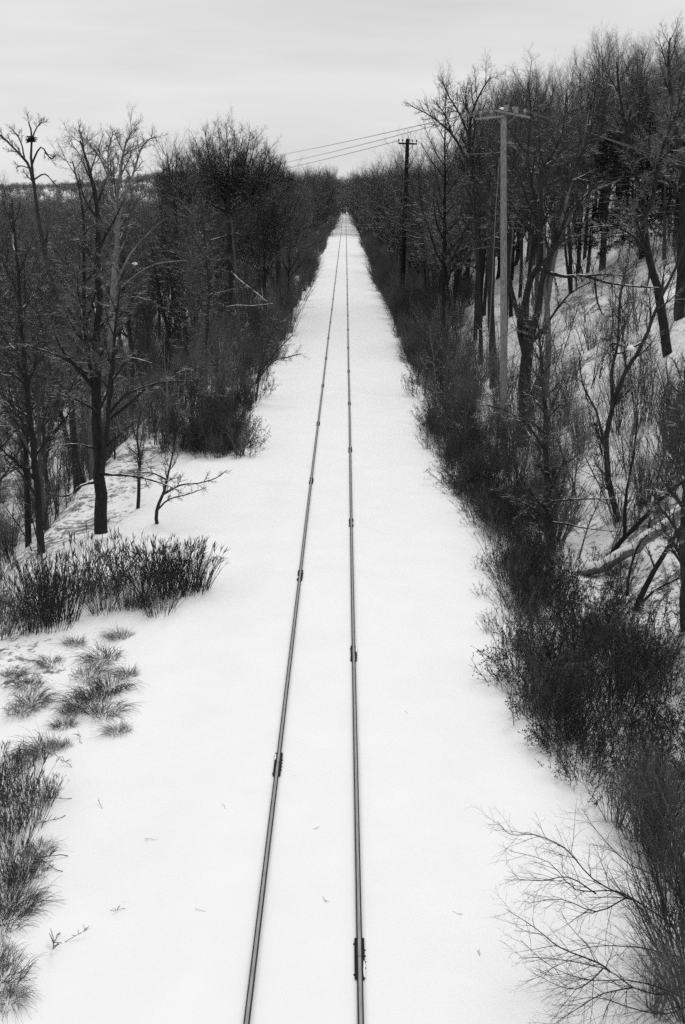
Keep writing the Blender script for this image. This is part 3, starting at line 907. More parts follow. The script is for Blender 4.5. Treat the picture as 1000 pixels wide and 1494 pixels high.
LW = dict(label='slender bare tree deep in the dense dark wood left of the track', group='bare trees of the left wood')
RW = dict(label='slender bare tree in the dense dark wood right of the track, by the poles', group='bare trees of the right wood')
HW = dict(label='slender bare tree on the snowy hillside at right, along its crest', group='bare trees on the hillside')

# broad crowned trees standing out of the left wood: limbs fan out to a dome
def dome_tree(cx, cy, rx, ry, base, zc, n, lab, seed):
    random.seed(seed)
    RCAP[3:] = (0.030, 0.020)
    fork = cy + ry * 0.45
    stems = [dict(p=[(cx + 6, base), (cx + 4, (base + fork) / 2), (cx + 1, fork), (cx - 1, fork - 22)], z=zc, r=(4.2, 3.0), n=0)]
    for k in range(n):
        a = rad(-100 + 200 * (k + U(.2, .8)) / n)
        q = U(0.72, 0.95) if k % 3 else U(0.4, 0.7)
        ex = cx + math.sin(a) * rx * q; ey = cy - math.cos(a) * ry * q
        sx = cx + U(-3, 3); sy = fork + U(-22, 14)
        dz = U(-1, 1) * rx / F_PX * zc * math.sqrt(max(0.05, 1 - q * q * .8))
        mx_ = sx + (ex - sx) * 0.62 + U(-3, 3); my_ = sy + (ey - sy) * 0.42 + U(-3, 3)
        stems.append(dict(p=[(sx, sy, zc), (mx_, my_, zc + dz * .55), (ex, ey, zc + dz)], r=(U(1.3, 2.0), 0.4), n=1.25, l=U(1.7, 2.5) * rx / 75 + .4, s=0.22))
    e = shaped_tree('bare_tree', lab, 'tree', stems, mats=(M_BARKN, M_TWIG), rmin=0.008)
    RCAP[3:] = (0.022, 0.0125)
    taken.append((e.location.x, e.location.y))


dome_tree(333, 262, 78, 88, 500, 100, 30, 'broad dome-crowned bare tree, the tallest crown of the left wood', 41)
dome_tree(254, 276, 34, 58, 480, 92, 14, 'smaller round-crowned bare tree just left of the tallest left crown', 42)
dome_tree(402, 262, 30, 48, 480, 112, 12, 'round-crowned bare tree right of the tallest left crown, nearer the track', 43)
random.seed(44)
DOME = np.array([(225, 262), (240, 232), (262, 207), (300, 196), (330, 178), (360, 178), (385, 198), (410, 222), (430, 238)], float)
for (px, up_, w_) in ((243, 22, .7), (276, 26, .8), (306, 30, .8), (360, 30, .8), (386, 22, .7), (416, 14, .6)):
    zc = U(94, 118)
    p = at(px, float(np.interp(px, DOME[:, 0], DOME[:, 1])) + up_ - 4, zc)
    plant_tree(p.x, p.y, (p.z - tz(p.x, p.y)) * 1.03, random.choice([10, 11]), 'fan-crowned bare tree tucked among the tallest crowns of the left wood', 'fan-crowned trees among the tallest left crowns', wide=w_)
    taken.append((p.x, p.y))


def topz_left(x, y):
    s = float(sm(62, 95, y))
    near = 16.2 if x > -14 else 16.2 + (x + 14) * 0.42
    near = max(near, 9.3)
    low = 9.6
    return low + (near - low) * s


n = 0; tries = 0
while n < 104 and tries < 20000:
    tries += 1
    y = 44 + 330 * random.random() ** 1.5
    x = -7.2 - (9 + 0.22 * y) * random.random() ** 1.3
    if x > -9.5 and y < 62: continue
    if not free(x, y, 1.6 + y * 0.006): continue
    px, py, zc = project((x, y, 6))
    if px < -60: continue
    H = topz_left(x, y) + U(-2.4, 0.8) - tz(x, y)
    if H < 6: continue
    plant_tree(x, y, H, random.choice(BYFORM['slender'] + BYFORM['upright'] + BYFORM['slender'] + BYFORM['crooked']), **LW)
    taken.append((x, y)); n += 1
print('left trees', n)

n = 0; tries = 0
while n < 100 and tries < 20000:
    tries += 1
    y = 62 + 330 * random.random() ** 1.4
    x = 6.2 + (4 + 0.10 * y) * random.random() ** 1.2
    if not free(x, y, 1.5 + y * 0.006): continue
    px, py, zc = project((x, y, 8))
    if px > 705: continue
    if y < 140 and x < 7.2: continue
    if abs(px - 590) < 14 and zc < 130: continue
    if 665 < px < 745 and zc < 115: continue
    H = 20.0 + U(-3.2, 0.6) - tz(x, y)
    if px < 640: H -= 1.0
    if 560 < px < 640 and y < 150: H -= 2.5
    plant_tree(x, y, H, random.choice(BYFORM['slender'] * 2 + BYFORM['upright'] + (BYFORM['crooked'] if x > 10 else [])), **RW)
    taken.append((x, y)); n += 1
print('right trees', n)

SKY = np.array([(690, 112), (740, 88), (800, 84), (850, 64), (885, 24), (930, 54), (1000, 46), (1060, 45)], float)
n = 0; tries = 0
while n < 76 and tries < 20000:
    tries += 1
    px = U(700, 1050); zc = U(78, 125)
    p = at(px, 250, zc)
    x, y = p.x, p.y
    z = tz(x, y)
    bx, by, bz = project((x, y, z))
    if px > 850 and zc < 90 and U(0, 1) < 0.75: continue
    if by > 305 and (px > 800 or random.random() < 0.4) and U(0, 1) < 0.88: continue
    if not free(x, y, 2.0): continue
    py = np.interp(px, SKY[:, 0], SKY[:, 1]) + abs(random.gauss(0, 1)) * 15
    top = at(px, float(py), zc).z
    H = top - z
    if H < 7: continue
    plant_tree(x, y, H, random.choice(BYFORM['tall']), wide=0.9, **HW)
    taken.append((x, y)); n += 1
print('hill trees', n)

# ------------------------------------------------------------------ shrubs, weeds, grasses
SHR = [(0,) * 8, (6, 0.10, 0.05, 6, 0.2, 34, 0.48, 4), (4, 0.16, 0.06, 4, 0.15, 36, 0.5, 3), (2, 0.2, 0.05, 0, 0, 0, 0, 3)]


def shrub_mesh(seed, H=2.4, stems=20, spread=0.5, r=0.014):
    random.seed(seed)
    t = Tubes(); sinks = [t] * 4
    for k in range(stems):
        a = U(0, 6.28); q = U(0, 1) ** 0.6
        d = Vector((math.cos(a) * q * spread, math.sin(a) * q * spread, 1)).normalized()
        grow(sinks, Vector((math.cos(a) * 0.28 * q, math.sin(a) * 0.28 * q, -0.1)), d, H * U(0.6, 1.05), r * U(0.7, 1.3), 1, SHR, 3)
    V_, Q_ = t.arrays()
    return mesh_from('shrub_mesh', V_, Q_, M_SHRUB)


def weed_mesh(seed, H=1.5, stalks=95, rad_=0.55, heads=True, mat=None):
    random.seed(seed)
    t = Tubes()
    for k in range(stalks):
        a = U(0, 6.28); q = U(0, 1) ** 0.5 * rad_
        p = Vector((math.cos(a) * q, math.sin(a) * q, -0.08))
        d = Vector((math.cos(a) * 0.5 * q / rad_ + U(-.22, .22), math.sin(a) * 0.5 * q / rad_ + U(-.22, .22), 1)).normalized()
        L = H * U(0.55, 1.08)
        bend = Vector((U(-.15, .15), U(-.15, .15), 0))
        pts = [p + d * L * f + bend * L * f * f for f in (0, .35, .7, 1)]
        t.add(pts, [0.008, 0.007, 0.006, 0.004], 3)
        if heads and U(0, 1) < 0.6:
            e = pts[-1]; dd = (pts[-1] - pts[-2]).normalized()
            h = U(0.08, 0.26)
            t.add([e - dd * h * .6, e - dd * h * .2, e + dd * h * .3, e + dd * h * .6], [0.004, U(0.007, 0.015), U(0.006, 0.013), 0.002], 4)
            for j in range(3):
                f = U(0.55, 0.95)
                b = pts[2].lerp(e, f)
                v = (dd * 0.8 + rv() * 0.3).normalized() * U(0.1, 0.28)
                t.add([b, b + v * .5, b + v], [0.004, 0.007, 0.002], 3)
    V_, Q_ = t.arrays()
    return mesh_from('weed_mesh', V_, Q_, mat or M_WEED)


def grass_mesh(seed, n=210, L=0.8, R=0.5):
    random.seed(seed)
    t = Tubes()
    wind = Vector((U(-.4, .6), U(-.5, .1), 0))
    for k in range(n):
        a = U(0, 6.28); q = R * U(0, 1) ** 0.6
        p = Vector((math.cos(a) * q, math.sin(a) * q, -0.04))
        d = (Vector((math.cos(a) * .5, math.sin(a) * .5, 1)) + rv() * 0.22).normalized()
        l = L * U(0.5, 1.15)
        dr = wind * U(0.4, 1.2) + rv() * 0.15
        pts = []
        for f in (0, .3, .6, .85, 1):
            w = p + d * l * f + dr * l * f * f * 0.9
            w.z -= l * 0.62 * f ** 2.4
            w.z = max(w.z, 0.01)
            pts.append(w)
        t.add(pts, [0.005, 0.005, 0.004, 0.003, 0.0015], 3)
    V_, Q_ = t.arrays()
    return mesh_from('grass_tuft_mesh', V_, Q_, M_GRASS)


def brush_mesh(seed, H=1.3, stems=34, rad_=0.7):
    """tangled dry brush that kept its small dead leaves"""
    random.seed(seed)
    t = Tubes()
    for k in range(stems):
        a = U(0, 6.28); q = U(0, 1) ** 0.5 * rad_
        p = Vector((math.cos(a) * q, math.sin(a) * q, -0.08))
        d = Vector((math.cos(a) * .35 + U(-.25, .25), math.sin(a) * .35 + U(-.25, .25), 1)).normalized()
        L = H * U(0.5, 1.1)
        pts = [p]
        for j in range(4):
            d = (d + rv() * 0.16).normalized()
            pts.append(pts[-1] + d * L / 4)
        t.add(pts, [0.009, 0.008, 0.006, 0.005, 0.003], 3)
        for m in range(16):
            i = random.randint(1, 3); f = U(0, 1)
            b = pts[i].lerp(pts[i + 1], f)
            v = (d * .7 + rv() * 0.5).normalized() * U(0.08, 0.25)
            t.add([b, b + v], [0.004, 0.002], 3)
            for l in range(2):
                c = b + v * U(0.4, 1.1)
                u = (v.normalized() + rv() * .5).normalized() * U(0.03, 0.06)
                w = u.cross(rv()).normalized() * U(0.008, 0.018)
                t.quad(c, c + u * .5 + w, c + u, c + u * .5 - w)
    V_, Q_ = t.arrays()
    return mesh_from('brush_mesh', V_, Q_, M_LEAF, smooth=False)


SHRUBS = [shrub_mesh(200 + i, 2.4, 18 + 3 * i, 0.35 + 0.12 * (i % 3)) for i in range(5)]
WEEDS = [weed_mesh(300 + i, 1.5, 100, 0.5 + 0.1 * (i % 2)) for i in range(4)]
GRASSES = [grass_mesh(400 + i) for i in range(4)]
BRUSHES = [brush_mesh(500 + i) for i in range(4)]
SRC = {}


def scatter(name, me, x, y, s, label, cat, group, lean=0.0, sz=None):
    if me.name in SRC:
        o = SRC[me.name].copy(); COL.objects.link(o)
    else:
        o = obj(name, me); SRC[me.name] = o
    o.name = name
    o.location = (x, y, tz(x, y))
    o.scale = (s, s, sz or s)
    o.rotation_euler = (U(-lean, lean), U(-lean, lean), U(0, 6.28))
    return tag(o, label, cat, group)


random.seed(77)
# tall dark weeds on the left shoulder
for (px, py, s) in [(8, 928, 1.1), (50, 922, .8), (72, 915, 1.2), (90, 905, 1.15), (150, 893, .9), (196, 886, 1.1), (232, 872, 1.2), (256, 868, 1.15), (278, 862, .95), (290, 858, .7),
                    (62, 893, 1.25), (128, 868, 1.1), (160, 860, 1.2), (210, 850, 1.2), (245, 845, 1.0), (2, 905, 1.2), (84, 880, .9), (232, 895, .6), (30, 905, .6)]:
    p = ground(px, py)
    scatter('weed_clump', random.choice(WEEDS), p.x, p.y, s * U(.75, 1.1), 'tall dark upright dead weeds in the dense band on the left shoulder', 'weeds', 'tall weeds on the left shoulder', 0.22, s * U(.6, 1.15))
for (px, py, s) in [(2, 1215, .7), (36, 1205, .55), (-4, 1160, .65), (26, 1165, .65), (56, 1180, .4), (8, 1300, .55), (30, 1285, .42), (72, 1165, .3), (16, 1240, .45)]:
    p = ground(px, py)
    scatter('weed_clump', random.choice(WEEDS), p.x, p.y, s, 'shorter dead weed clump along the left edge of the photo, on open snow', 'weeds', 'short weeds along the left edge', 0.12)
for (px, py, s) in [(150, 962, .8), (132, 985, .75), (160, 1005, .85), (125, 1030, .85), (152, 1042, .75), (142, 1018, .8), (105, 1040, .5), (40, 1000, .65), (30, 1040, .6), (48, 1025, .7), (75, 970, .6),
                    (65, 1095, .7), (42, 1105, .6), (88, 1090, .45), (22, 1325, .75), (2, 1345, .8), (40, 1272, .65), (2, 1432, .7), (12, 1460, .5), (-4, 1400, .6), (205, 882, .8), (175, 930, .6), (110, 940, .5), (20, 985, .5), (95, 1060, .5), (185, 985, .5), (12, 1130, .6), (58, 1240, .45), (172, 1068, .5)]:
    p = ground(px, py)
    scatter('grass_tuft', random.choice(GRASSES), p.x, p.y, s, 'bent tuft of dry grass poking through snow on the left shoulder', 'grass tuft', 'grass tufts on the left shoulder', 0.1)

# brush and weeds down the right bank
EDGE = np.array([(640, 5.23), (690, 4.93), (740, 4.88), (800, 5.08), (860, 4.93), (920, 4.58), (1000, 4.33), (1060, 4.28), (1120, 4.33), (1180, 4.73), (1260, 5.53)], float)
n = 0
random.seed(78)
while n < 165:
    d = U(17.5, 46); 
    py = project((5, d, -0.6))[1]
    e = float(np.interp(py, EDGE[:, 0], EDGE[:, 1]))
    x = e + 0.1 + U(0, 1) ** 1.25 * (5.4 if d > 24 else 4.2)
    if d < 20 and x < 5.4: continue
    qx, qy, qz = project((x, d, tz(x, d)))
    if qx > 800 and qy < 905 and U(0, 1) < 0.75: continue
    if U(0, 1) < 0.42 + 0.2 * (d > 36):
        scatter('weed_clump', random.choice(WEEDS), x, d, U(.55, .85), 'upright dead weed clump within the brush on the right bank', 'weeds', 'weeds on the right bank', 0.2)
    else:
        scatter('brush_clump', random.choice(BRUSHES), x, d, U(.55, 1.3), 'tangled dark leafy brush clump on the right bank below the log', 'brush', 'brush clumps on the right bank', 0.2)
    n += 1

PALEW = [weed_mesh(320 + i, 1.2, 34, 0.5, True, M_GRASS) for i in range(3)]
for k in range(46):
    d = U(24, 52)
    py = project((5, d, -0.6))[1]
    x = float(np.interp(py, EDGE[:, 0], EDGE[:, 1])) + U(-0.35, 0.5)
    scatter('weed_clump', random.choice(PALEW), x, d, U(.5, .95), 'sparse pale dead weed stalks fringing the snow along the right bank', 'weeds', 'pale weeds fringing the right bank', 0.2)

SAPF = [(9, 0.05, 0.03, 13, 0.18, 40, 0.34, 5), (5, 0.11, 0.09, 5, 0.2, 38, 0.5, 4), (3, 0.15, 0.05, 3, 0.2, 38, 0.5, 3), (2, 0.15, 0.03, 0, 0, 0, 0, 3)]


def sapling_mesh(seed):
    random.seed(seed)
    t = Tubes()
    for k in range(random.choice((1, 1, 2, 3))):
        grow([t] * 4, Vector((U(-.15, .15), U(-.15, .15), -0.2)), Vector((U(-.2, .2), U(-.2, .2), 1)).normalized(), 4.2 * U(.7, 1.05), 0.032 * U(.7, 1.2), 0, SAPF, 3)
    V_, Q_ = t.arrays()
    return mesh_from('sapling_mesh', V_, Q_, M_SAP)


SAPS = [sapling_mesh(800 + i) for i in range(6)]
random.seed(82)
n = 0
while n < 125:
    px = U(700, 1030); zc = U(38, 72)
    p = at(px, 600, zc); x, y = p.x, p.y
    if x < 6.8: continue
    scatter('sapling', random.choice(SAPS), x, y, U(.6, 1.25), 'thin bare sapling growing between the log, the pale pole and the hillside', 'sapling', 'saplings on the lower right slope', 0.1)
    n += 1
n = 0
while n < 30:
    x = U(-13, -8.6); y = U(39, 60)
    if y < 48 and x > -10.5: continue
    scatter('sapling', random.choice(SAPS), x, y, U(.6, 1.2), 'thin bare sapling at the foot of the left wood, beyond the snowy crest', 'sapling', 'saplings along the left crest', 0.1)
    n += 1
for k in range(60):
    px = U(760, 1040); zc = U(70, 104)
    p = at(px, 450, zc)
    scatter('sapling', random.choice(SAPS), p.x, p.y, U(.7, 1.5), 'thin bare sapling standing on the open snow high on the hillside', 'sapling', 'saplings on the upper hillside', 0.12)
for k in range(60):
    y = 50 + 60 * random.random()
    x = U(5.0, 9.5)
    scatter('sapling', random.choice(SAPS), x, y, U(.6, 1.3), 'thin bare sapling rising from the shrubs right of the track', 'sapling', 'saplings among the right shrubs', 0.15)
for k in range(45):
    y = 56 + 50 * random.random()
    x = -U(5.6, 10)
    scatter('sapling', random.choice(SAPS), x, y, U(.6, 1.4), 'thin bare sapling rising from the thicket left of the track', 'sapling', 'saplings among the left thicket', 0.15)
for k in range(150):
    right = k < 85
    y = 43 + 62 * random.random() ** 1.2
    if right: x = 4.25 + 2.6 * random.random() ** 1.3 + (0.3 if 70 < y < 110 else 0)
    else:
        y = max(y, 52); x = -(4.9 + 2.6 * random.random() ** 1.2)
        if y < 58 and x > -5.2: continue
    scatter('brush_clump', random.choice(BRUSHES), x, y, U(.6, 1.3), 'tangled dark brush edging the %s side of the clearing among taller shrubs' % ('right' if right else 'left'), 'brush', 'brush edging the %s of the clearing' % ('right' if right else 'left'), 0.3)
for k in range(22):
    p = ground(U(282, 360), U(598, 668))
    scatter('brush_clump', random.choice(BRUSHES), p.x, p.y, U(.7, 1.2), 'tangled dark brush edging the left side of the clearing among taller shrubs', 'brush', 'brush edging the left of the clearing', 0.4)

# shrubs lining both sides of the clearing
random.seed(79)
n = 0
while n < 125:
    y = 44 + 240 * random.random() ** 1.5
    py = project((5, y, 0))[1]
    x = 4.2 + 3.8 * U(0, 1) ** 1.25 + (0.3 if 62 < y < 120 else 0)
    if y > 130: x = U(3.5, 7.0)
    scatter('shrub', random.choice(SHRUBS), x, y, U(.4, .9) if y < 110 else U(.65, 1.2), 'bare twiggy shrub lining the right side of the clearing', 'shrub', 'shrubs on the right of the clearing', 0.15)
    n += 1
n = 0
while n < 125:
    y = 48 + 240 * random.random() ** 1.5
    x = -(4.75 + 4.3 * U(0, 1) ** 1.2) + (0.6 if y > 140 else 0)
    if y < 58: x = -U(6.4, 9.5)
    if y < 52: continue
    scatter('shrub', random.choice(SHRUBS), x, y, U(.4, .85) if y < 78 else U(.7, 1.3), 'bare twiggy shrub lining the left side of the clearing', 'shrub', 'shrubs on the left of the clearing', 0.15)
    n += 1

for k in range(16):
    p = ground(U(285, 352), U(600, 668))
    scatter('shrub', random.choice(SHRUBS), p.x, p.y, U(.4, .75), 'bare twiggy shrub lining the left side of the clearing', 'shrub', 'shrubs on the left of the clearing', 0.15)

shaped_tree('young_tree', 'low bare young tree reaching right over the snow from the left thicket', 'young tree', [
    dict(p=[(372, 566), (380, 545), (392, 528), (404, 512), (418, 498), (428, 488)], z=65, dz=-1, r=(1.8, 0.5), n=1.2, l=1.2, s=0.2, lvl=1),
    dict(p=[(378, 552), (398, 528), (420, 521), (441, 516)], z=65, dz=-2, r=(1.5, 0.5), n=1.2, l=1.0, s=0.2, lvl=1),
    dict(p=[(374, 560), (385, 520), (395, 490), (410, 470)], z=65, dz=-1, r=(1.5, 0.5), n=1.2, l=1.2, s=0.2, lvl=1),
])
for (px, py, k) in [(960, 1250, .8), (990, 1300, .9), (930, 1225, .7), (1000, 1380, .9), (970, 1340, .7), (990, 1450, .8), (1010, 1420, 1), (900, 1205, .6), (1000, 1490, .7), (955, 1215, .8), (985, 1260, .9), (960, 1480, .5)]:
    p = ground(px, py)
    scatter('shrub', random.choice(SHRUBS), p.x, p.y, k, 'bare twiggy shrub growing among the arching bushes at lower right', 'shrub', 'shrubs among the arching bushes', 0.25)
for (px, py, k, lab) in [(622, 655, .42, 'small isolated bare shrub on snow just outside the right thicket'), (700, 745, .5, 'low bare shrub on snow at the right edge of the clearing, above the pale weeds'), (690, 700, .6, 'small bare shrub rooted where the right thicket meets the snow')]:
    p = ground(px, py)
    scatter('shrub', random.choice(SHRUBS), p.x, p.y, k, lab, 'shrub', None)
for (px, py, k) in [(705, 870, .38), (716, 925, .4), (728, 960, .35), (700, 830, .35), (742, 1010, .4), (715, 905, .3)]:
    p = ground(px, py)
    scatter('weed_clump', random.choice(PALEW), p.x, p.y, k, 'sparse pale dead weed stalks fringing the snow along the right bank', 'weeds', 'pale weeds fringing the right bank', 0.3)


def stray_stem(seed):
    random.seed(seed)
    t = Tubes()
    q = Vector((0, 0, 0.01)); d = Vector((1, U(-.3, .3), 0.25)).normalized()
    pts = [q]
    for k in range(5):
        d = (d + rv() * 0.18).normalized(); d.z = max(d.z, -0.02) * 0.7
        q = q + d * 0.11; q.z = max(q.z, 0.01); pts.append(q)
    t.add(pts, [0.006, 0.006, 0.005, 0.004, 0.003, 0.002], 4)
    for k in range(9):
        i = random.randint(2, 4); b = pts[i].lerp(pts[i + 1], U(0, 1))
        v = rv() * 0.06; v.z = abs(v.z)
        t.add([b, b + v * .5 + Vector((0.02, 0, 0)), b + v + Vector((0.03, 0, 0))], [0.003, 0.006, 0.004], 4)
    return tmesh('stray_stem_mesh', t, M_WEED)


STRAY = [stray_stem(700 + i) for i in range(3)]
random.seed(81)
for (px, py, k) in [(100, 1250, 1.2), (92, 1272, 1.0), (88, 1362, 1.3), (95, 1375, .8), (183, 1326, .5), (150, 1180, .5), (96, 1190, 1.0), (105, 1165, .9), (105, 1120, .9), (120, 1085, .8), (300, 855, 1.2), (318, 812, 1.0), (300, 820, .9)]:
    p = ground(px, py)
    scatter('dead_stem', random.choice(STRAY), p.x, p.y, k, 'single dead weed stem lying on the snow by the left shoulder', 'stem', 'stray dead stems on the snow', 0.05)

for (px, py, k) in [(455, 1210, .3), (470, 1308, .35), (330, 1180, .3), (300, 1330, .35), (660, 1330, .3), (230, 1225, .4), (700, 1385, .35)]:
    p = ground(px, py)
    scatter('blown_twig', random.choice(STRAY), p.x, p.y, k, 'tiny dark twig blown onto the smooth snow of the trackbed', 'twig', 'twigs blown onto the trackbed', 0.05, k * .4)

# arching bush in the lower right corner
ARC = [[(1003, 1392), (990, 1370), (976, 1348), (944, 1324), (913, 1310), (853, 1310)],
       [(1003, 1392), (1002, 1340), (1000, 1290), (990, 1230)],
       [(1000, 1330), (976, 1286), (920, 1262), (873, 1215), (849, 1179)],
       [(944, 1324), (900, 1300), (841, 1298), (801, 1258), (746, 1242)],
       [(920, 1312), (865, 1282), (825, 1238), (781, 1218), (746, 1218), (726, 1198)],
       [(1003, 1400), (975, 1392), (929, 1382), (881, 1380), (841, 1386), (801, 1398)],
       [(1000, 1340), (985, 1270), (960, 1210), (925, 1170)],
       [(990, 1370), (965, 1310), (950, 1250), (905, 1200)],
       [(870, 1304), (830, 1280), (790, 1285), (750, 1282)],
       [(913, 1310), (870, 1330), (820, 1312), (770, 1318)]]
ARC2 = [[(1010, 1462), (985, 1456), (960, 1451), (925, 1441), (881, 1413), (801, 1398), (757, 1398)],
        [(890, 1418), (873, 1405), (817, 1382), (781, 1354), (738, 1326)],
        [(1010, 1462), (960, 1440), (913, 1430), (865, 1430), (809, 1413), (760, 1372)],
        [(1010, 1465), (970, 1480), (920, 1470), (870, 1455), (830, 1462)],
        [(1005, 1462), (990, 1430), (960, 1400), (930, 1350)],
        [(925, 1441), (880, 1450), (830, 1480), (800, 1500)],
        [(880, 1413), (850, 1440), (820, 1440), (780, 1420)]]
BUSH = [(0,) * 8, (5, 0.12, 0.03, 7, 0.12, 38, 0.42, 5), (4, 0.16, 0.02, 5, 0.15, 38, 0.5, 3), (3, 0.2, 0.01, 2, 0.2, 38, 0.6, 3), (2, 0.2, 0, 0, 0, 0, 0, 3)]
random.seed(80)
for arcs, zc, lab in ((ARC, 17.6, 'wide bare bush arching long thin branches over the snow at lower right'), (ARC2, 16.6, 'lowest bare bush in the bottom right corner, branches trailing left over snow')):
    stems = []
    for k, pts in enumerate(arcs):
        stems.append(dict(p=pts, z=zc - (0.25 if k else 0), dz=U(-0.9, -0.2), r=(1.7 if k < 2 else 1.2, 0.3), n=2.3, l=0.8, s=0.08, lvl=1))
    shaped_tree('arching_bush', lab, 'bush', stems, mats=(M_BUSH, M_BUSH), S=BUSH, kids=('stems', 'twigs'), rmin=0.003, sink=0.1)

# ------------------------------------------------------------------ stuff: undergrowth and far wood (instanced)
def instancer(name, meshes, pts, idx, rots, scl, mats=None):
    coll = bpy.data.collections.new(name + '_sources')
    for k, group in enumerate(meshes):
        o = bpy.data.objects.new('%s_source_%02d' % (name, k), group)
        coll.objects.link(o)
    me = bpy.data.meshes.new(name + '_points')
    me.from_pydata([tuple(p) for p in pts], [], [])
    a = me.attributes.new('pick', 'INT', 'POINT'); a.data.foreach_set('value', np.array(idx, np.int32))
    a = me.attributes.new('turn', 'FLOAT_VECTOR', 'POINT'); a.data.foreach_set('vector', np.array(rots, np.float32).ravel())
    a = me.attributes.new('size', 'FLOAT_VECTOR', 'POINT'); a.data.foreach_set('vector', np.array(scl, np.float32).ravel())
    o = obj(name, me)
    ng = bpy.data.node_groups.new(name + '_nodes', 'GeometryNodeTree')
    ng.interface.new_socket('Geometry', in_out='INPUT', socket_type='NodeSocketGeometry')
    ng.interface.new_socket('Geometry', in_out='OUTPUT', socket_type='NodeSocketGeometry')
    gi = ng.nodes.new('NodeGroupInput'); go = ng.nodes.new('NodeGroupOutput')
    ip = ng.nodes.new('GeometryNodeInstanceOnPoints'); ci = ng.nodes.new('GeometryNodeCollectionInfo')
    ci.inputs['Collection'].default_value = coll
    ci.inputs['Separate Children'].default_value = True
    ci.inputs['Reset Children'].default_value = True
    ip.inputs['Pick Instance'].default_value = True
    for nm, typ, sock in (('pick', 'INT', 'Instance Index'), ('turn', 'FLOAT_VECTOR', 'Rotation'), ('size', 'FLOAT_VECTOR', 'Scale')):
        na = ng.nodes.new('GeometryNodeInputNamedAttribute'); na.data_type = typ
        na.inputs['Name'].default_value = nm
        ng.links.new(na.outputs['Attribute'], ip.inputs[sock])
    ng.links.new(gi.outputs[0], ip.inputs['Points'])
    ng.links.new(ci.outputs[0], ip.inputs['Instance'])
    ng.links.new(ip.outputs[0], go.inputs[0])
    md = o.modifiers.new('scatter', 'NODES'); md.node_group = ng
    return o


random.seed(90)
P_, I_, R_, S_ = [], [], [], []
UG = SHRUBS
while len(P_) < 2000:
    left = random.random() < 0.52
    y = 40 + 360 * random.random() ** 1.7
    if left:
        x = -(6.6 if y < 75 else 4.6) - (10 + 0.2 * y) * random.random() ** 1.3
        if y < 60 and x > -12.5 + max(0, (y - 50)) * 0.5: continue
        if random.random() < 0.4: continue
        s = U(0.8, 1.9) if y > 90 else U(.5, 1.2)
    else:
        x = (6.0 if y < 80 else 4.3) + (5 + 0.12 * y) * random.random() ** 1.5
        if y < 52 and x < 7.0: continue
        px, py, zc = project((x, y, tz(x, y) + 0.8))
        if px > 690 and random.random() < (0.9 if zc > 60 else 0.85): continue
        s = (U(0.7, 1.6) if zc > 100 else U(.45, 1.0)) if px < 740 else (U(0.5, 1.1) if zc > 58 else U(0.8, 1.5))
    P_.append((x, y, tz(x, y))); I_.append(random.randrange(len(UG)))
    R_.append((U(-.15, .15), U(-.15, .15), U(0, 6.28))); S_.append((s, s, s * U(.9, 1.3)))
tag(instancer('undergrowth', UG, P_, I_, R_, S_), 'tangled bare undergrowth filling the woods on both sides of the track', 'undergrowth', None, 'stuff')


def joined_tree(form, seed, stop=3, thick=1.0):
    """trunk and crown in one mesh, for the far wood only"""
    Va, Qa, Vb, Qb = tree_mesh(form, seed, 15.0, 0.2, stop)
    return mesh_from('far_tree_mesh', np.concatenate([Va, Vb]), np.concatenate([Qa, Qb + len(Va)]), M_TWIG)


RCAP[3:] = (0.026, 0.018)
FT = [joined_tree('slender', 601, 4), joined_tree('upright', 602, 4), joined_tree('spreading', 603, 4), joined_tree('upright', 604, 4)]
random.seed(91)
P_, I_, R_, S_ = [], [], [], []


def far_tree(x, y, H, fat=1.0):
    P_.append((x, y, tz(x, y))); I_.append(random.randrange(len(FT)))
    R_.append((0, 0, U(0, 6.28))); k = H / 15; w = k * U(1.0, 1.35) * fat; S_.append((w, w, k))


for _ in range(560):      # both sides along the far track
    y = 330 + 370 * random.random()
    s = random.choice((-1, 1))
    x = (-4.9 - 40 * random.random() ** 1.6) if s < 0 else (4.4 + 40 * random.random() ** 1.6)
    if random.random() < 0.5: far_tree(s * U(3.6, 6.5), y, U(3, 6), 1.5)
    far_tree(x, y, (19.0 if s < 0 else 19.5) + U(-4.5, 1.5) - tz(x, y))
for _ in range(260):      # where the clearing closes
    y = U(690, 900)
    far_tree(U(-45, 45), y, U(15, 22))
for _ in range(1300):      # the valley on the left
    y = 120 + 900 * random.random() ** 1.2
    x = -(16 + 0.05 * y) - (0.34 * y) * random.random()
    far_tree(x, y, 9.0 + U(-3.5, 0.3) - tz(x, y), 1.0 if y < 450 else 1.7)
for _ in range(1500):      # far ridge on the left
    y = U(1000, 2600)
    far_tree(-0.02 * y - 0.34 * y * random.random(), y, U(7, 15), 2.6)
for _ in range(200):      # behind the hill crest on the right
    zc = U(110, 260); px = U(640, 1080)
    p = at(px, 250, zc)
    far_tree(p.x, p.y, U(10, 14))
tag(instancer('far_wood', FT, P_, I_, R_, S_), 'far leafless wood closing the view beyond the track and across the valley', 'wood', None, 'stuff')

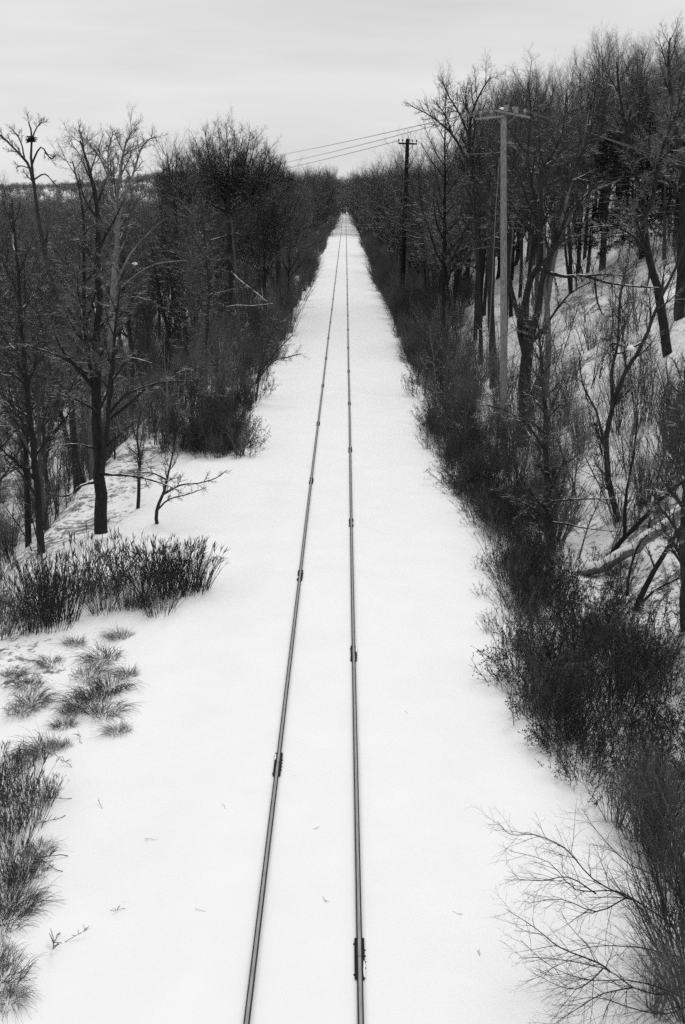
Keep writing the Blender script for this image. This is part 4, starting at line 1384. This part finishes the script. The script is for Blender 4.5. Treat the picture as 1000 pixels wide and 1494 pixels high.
# ------------------------------------------------------------------ light
SUN_EL, SUN_AZ = rad(58), rad(20)
w = bpy.data.worlds.new('World'); scene.world = w
w.use_nodes = True
nt = w.node_tree
bg = nt.nodes['Background']
sky = nt.nodes.new('ShaderNodeTexSky')
sky.sky_type = 'NISHITA'; sky.sun_disc = False
sky.sun_elevation = SUN_EL; sky.sun_rotation = SUN_AZ
bw = nt.nodes.new('ShaderNodeRGBToBW')
nt.links.new(sky.outputs[0], bw.inputs[0])
tc = nt.nodes.new('ShaderNodeTexCoord')
mp = nt.nodes.new('ShaderNodeMapping'); mp.inputs['Scale'].default_value = (1.2, 1.2, 9.0)
nt.links.new(tc.outputs['Generated'], mp.inputs['Vector'])
nz = node(nt, 'ShaderNodeTexNoise', Scale=2.2, Detail=7.0, Roughness=0.55)
nt.links.new(mp.outputs[0], nz.inputs['Vector'])
mr = nt.nodes.new('ShaderNodeMapRange')
mr.inputs['From Min'].default_value = 0.3; mr.inputs['From Max'].default_value = 0.7
mr.inputs['To Min'].default_value = 6.75; mr.inputs['To Max'].default_value = 8.55
nt.links.new(nz.outputs[0], mr.inputs['Value'])
mx = nt.nodes.new('ShaderNodeMix'); mx.data_type = 'FLOAT'
mx.inputs[0].default_value = 0.93
nt.links.new(bw.outputs[0], mx.inputs[2]); nt.links.new(mr.outputs[0], mx.inputs[3])
nt.links.new(mx.outputs[0], bg.inputs['Color'])
bg.inputs['Strength'].default_value = 0.10

sd = bpy.data.lights.new('sun', 'SUN')
sd.energy = 1.13; sd.angle = rad(25); sd.color = (1, 1, 1)
so = bpy.data.objects.new('sun', sd); COL.objects.link(so)
dirv = Vector((math.sin(SUN_AZ) * math.cos(SUN_EL), math.cos(SUN_AZ) * math.cos(SUN_EL), math.sin(SUN_EL)))
so.rotation_euler = (-dirv).to_track_quat('-Z', 'Y').to_euler()
so.location = (0, 0, 60)

scene.view_settings.view_transform = 'Standard'
scene.view_settings.look = 'None'
scene.view_settings.exposure = 0
scene.view_settings.gamma = 1
scene.cycles.max_bounces = 5
scene.cycles.diffuse_bounces = 3
scene.cycles.use_denoising = False
